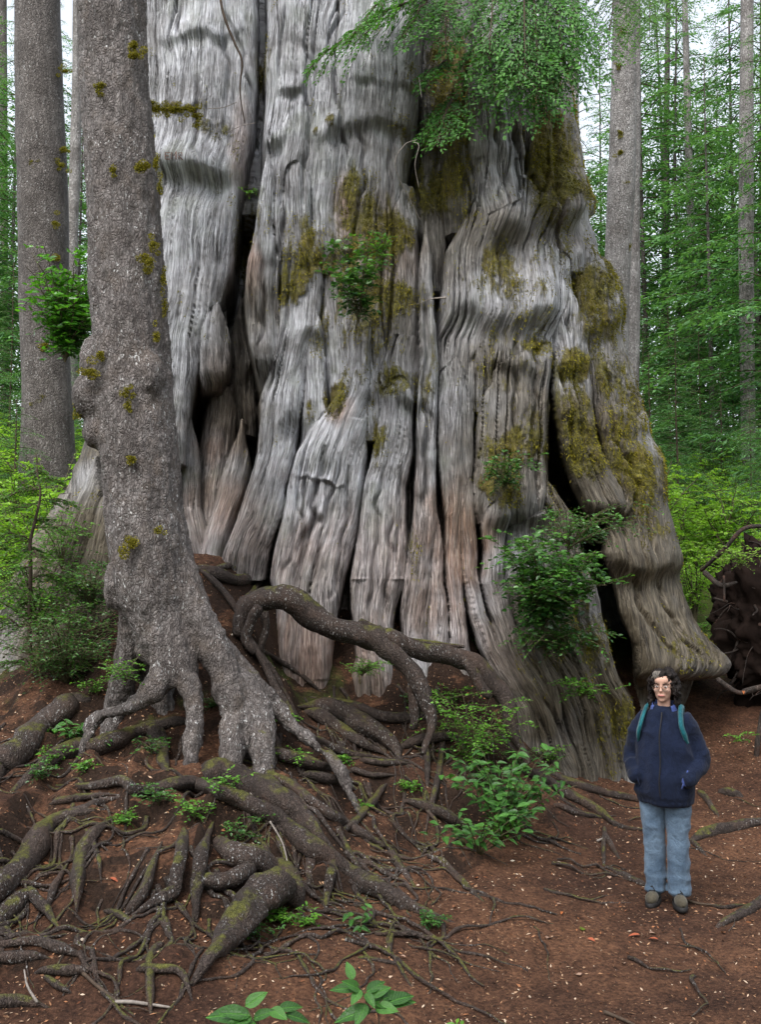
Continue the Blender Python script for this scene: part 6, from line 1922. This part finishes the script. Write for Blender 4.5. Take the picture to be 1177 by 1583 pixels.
# the backpack she wears
bp = thing('backpack', (px0, py0, pz0 + .004), 'teal backpack worn by the hiker, straps over her shoulders', 'backpack', None, math.radians(-27), (.92, .94, .93))
V, F = merge([loft([(0, .23, .80, .15, .05), (0, .24, .84, .185, .085), (0, .245, 1.0, .195, .10), (0, .24, 1.18, .18, .09), (0, .225, 1.30, .14, .07), (0, .22, 1.34, .08, .04)], 32), ellipsoid((0, .315, .98), (.13, .05, .12), 20, 14)])
V, Q = remesh(V, F, .012, 4)
V = folds(V, Q, .006, (6, 6, 6), 2.0)
add('bag', make_mesh('backpack_bag', V, Q), M['teal'], bp)
for s in (-1, 1):
    P = catmull(np.array([(s * .085, .17, 1.30), (s * .105, .10, 1.372), (s * .115, .02, 1.388), (s * .124, -.055, 1.345), (s * .138, -.108, 1.27), (s * .158, -.095, 1.20), (s * .165, -.05, 1.14), (s * .17, .02, 1.08), (s * .17, .10, 1.0), (s * .17, .17, .92)]), .015)
    T = np.gradient(P, axis=0)
    T /= np.linalg.norm(T, axis=1)[:, None]
    C = P - np.array([0, 0, 0]) - np.column_stack([np.zeros(len(P)), np.full(len(P), .02), P[:, 2] * 0 + np.minimum(P[:, 2], 1.22)])
    C /= np.linalg.norm(C, axis=1)[:, None]
    S = np.cross(T, C)
    S /= np.linalg.norm(S, axis=1)[:, None]
    n = len(P)
    w = np.interp(np.arange(n) / n, [0, .5, .62, 1], [.020, .018, .010, .010])[:, None]
    hgt = .008
    ringv = np.stack([P + S * w - C * hgt, P + S * w * .9 + C * hgt, P - S * w * .9 + C * hgt, P - S * w - C * hgt], 1).reshape(-1, 3) + np.repeat(C, 4, 0) * .012
    Qs = np.array([[4 * i + j, 4 * i + (j + 1) % 4, 4 * (i + 1) + (j + 1) % 4, 4 * (i + 1) + j] for i in range(n - 1) for j in range(4)])
    add('strap', make_mesh('backpack_strap', ringv, Qs), M['teal'], bp)
# ------------------------------------------------------------------ litter on the ground
g = np.random.default_rng(21)
def litter(name, n, xr, yr, size, pal, label, zmul=1.0):
    x = g.uniform(*xr, n)
    y = yr[0] + (yr[1] - yr[0]) * g.random(n) ** 1.5
    dens = fbm(np.stack([x * 1.6, y * 1.6, np.zeros(n)], -1), 3)
    keep = g.random(n) < 0.65 + 0.6 * dens
    x, y = x[keep], y[keep]
    n = len(x)
    e = .02
    z = ground_z(x, y)
    nx, ny = -(ground_z(x + e, y) - z) / e, -(ground_z(x, y + e) - z) / e
    N = np.stack([nx, ny, np.ones(n)], -1) + g.normal(0, .35, (n, 3))
    N /= np.linalg.norm(N, axis=1)[:, None]
    a = g.uniform(0, 6.283, n)
    d = np.stack([np.cos(a), np.sin(a), np.zeros(n)], -1)
    d -= N * (d * N).sum(1)[:, None]
    d /= np.linalg.norm(d, axis=1)[:, None]
    L = size[0] + (size[1] - size[0]) * g.random(n) ** 2
    P = np.stack([x, y, z + .004], -1) - d * (L / 2)[:, None]
    V, F, t = leaf_cards(P, d, N, L, L * g.uniform(.18, .55, n), g, g.random(n), .1)
    o = add(name, make_mesh(name, V, F, attrs={'tint': t}), pal)
    return tag(o, label, 'litter', None, 'stuff')
def pal(name, stops):
    m = Mat(name)
    a = m.attr('tint')
    return m.finish(m.ramp(a.outputs['Fac'], stops), .85, None, .2)
M['chips'] = pal('bark chips and needles', [(0, (.018, .011, .008)), (.35, (.06, .031, .020)), (.62, (.15, .078, .043)), (.84, (.27, .16, .09)), (1, (.46, .36, .27))])
litter('needle_litter', 115000, (-4.4, 5.0), (3.0, 11.0), (.008, .030), M['chips'], 'brown needle and bark chip litter over the trodden ground')
litter('leaf_crumbs', 9000, (-4.4, 5.0), (3.0, 11.0), (.018, .042), pal('leaf crumbs', [(0, (.09, .035, .018)), (.5, (.26, .11, .05)), (.9, (.36, .22, .13)), (1, (.55, .47, .38))]), 'broken brown leaf pieces scattered over the trodden ground')

def fleaf(name, c):
    return mat_leaf(name, tuple(x * .75 for x in c), c, .1, .7, .2)
FL = {'orange': fleaf('orange dead leaf', (.34, .11, .035)), 'pale': fleaf('pale pink tan dead leaf', (.34, .22, .16)), 'green': fleaf('fallen yellow green leaf', (.10, .14, .015)), 'brown': fleaf('brown dead leaf', (.28, .12, .06)), 'rust': fleaf('rust red dead leaf', (.36, .10, .05))}
for q, (u, v, c, s, lab) in enumerate([
    (915, 1192, 'orange', .11, 'orange dead leaf on the soil at the cedar foot'), (738, 1360, 'orange', .09, 'orange dead leaf beside the dark bank under the salal'), (910, 1453, 'rust', .09, 'rust red leaf touching the green fallen leaf'), (900, 1441, 'green', .11, 'yellow green fallen leaf on the trodden path'),
    (846, 1454, 'pale', .11, 'pale dead leaf lying alone on the path beside the rust leaf'), (898, 1511, 'pale', .13, 'pale veined dead leaf low on the bare path'), (966, 1493, 'pale', .09, 'small pale leaf near the edge of the bare path'), (990, 1448, 'rust', .12, 'crumpled rust leaf in front of the hiker shoes'), (1005, 1445, 'pale', .10, 'pale crumpled leaf in front of the hiker shoes'), (1018, 1455, 'rust', .09, 'small rust leaf below the hiker shoes'),
    (942, 1357, 'pale', .10, 'pale leaf beside the thin dark root near the hiker'), (963, 1334, 'pale', .05, 'tiny pinkish leaf next to the forked rootlet'), (885, 1245, 'orange', .08, 'orange leaf between the two dark roots on the path'), (862, 1400, 'pale', .05, 'small pale chip of leaf on the path below the salal'), (1110, 1415, 'pale', .08, 'pale leaf on the path beside the hiker'), (1122, 1445, 'brown', .09, 'brown leaf on the path near the root tip'),
    (1085, 1310, 'orange', .07, 'orange leaf behind the hiker legs near the thick dark root'), (1100, 1330, 'pale', .05, 'pinkish chip of leaf behind the hiker'), (1130, 1240, 'pale', .07, 'pale leaf on the path in front of the root plate'), (620, 1480, 'pale', .06, 'pale leaf chip on the litter near the salal shoot'), (360, 1500, 'pale', .05, 'pale crumb of leaf under the root stub'), (700, 1405, 'brown', .08, 'brown leaf on the litter by the root tip'), (170, 1360, 'rust', .10, 'reddish curled leaf under the bank'), (1150, 1070, 'orange', .12, 'orange leaf caught in the dead roots of the stump'), (870, 1412, 'orange', .06, 'small orange leaf on the bare path')]):
    p = gpt(u, v) if v > 1100 else at(u, v, 10.2)
    s *= .6
    a = g.uniform(0, 6.28)
    o = put_leaf(None, p + np.array([0, 0, .012]), (math.cos(a), math.sin(a), g.normal(0, .1)), (g.normal(0, .15), g.normal(-.1, .15), 1), s, int(g.integers(4)), None, 'fallen_leaf')
    if len(LEAF[0].materials) and o.material_slots:
        o.material_slots[0].link = 'OBJECT'
        o.material_slots[0].material = FL[c]
    tag(o, lab, 'leaf', 'fallen leaves on the ground')
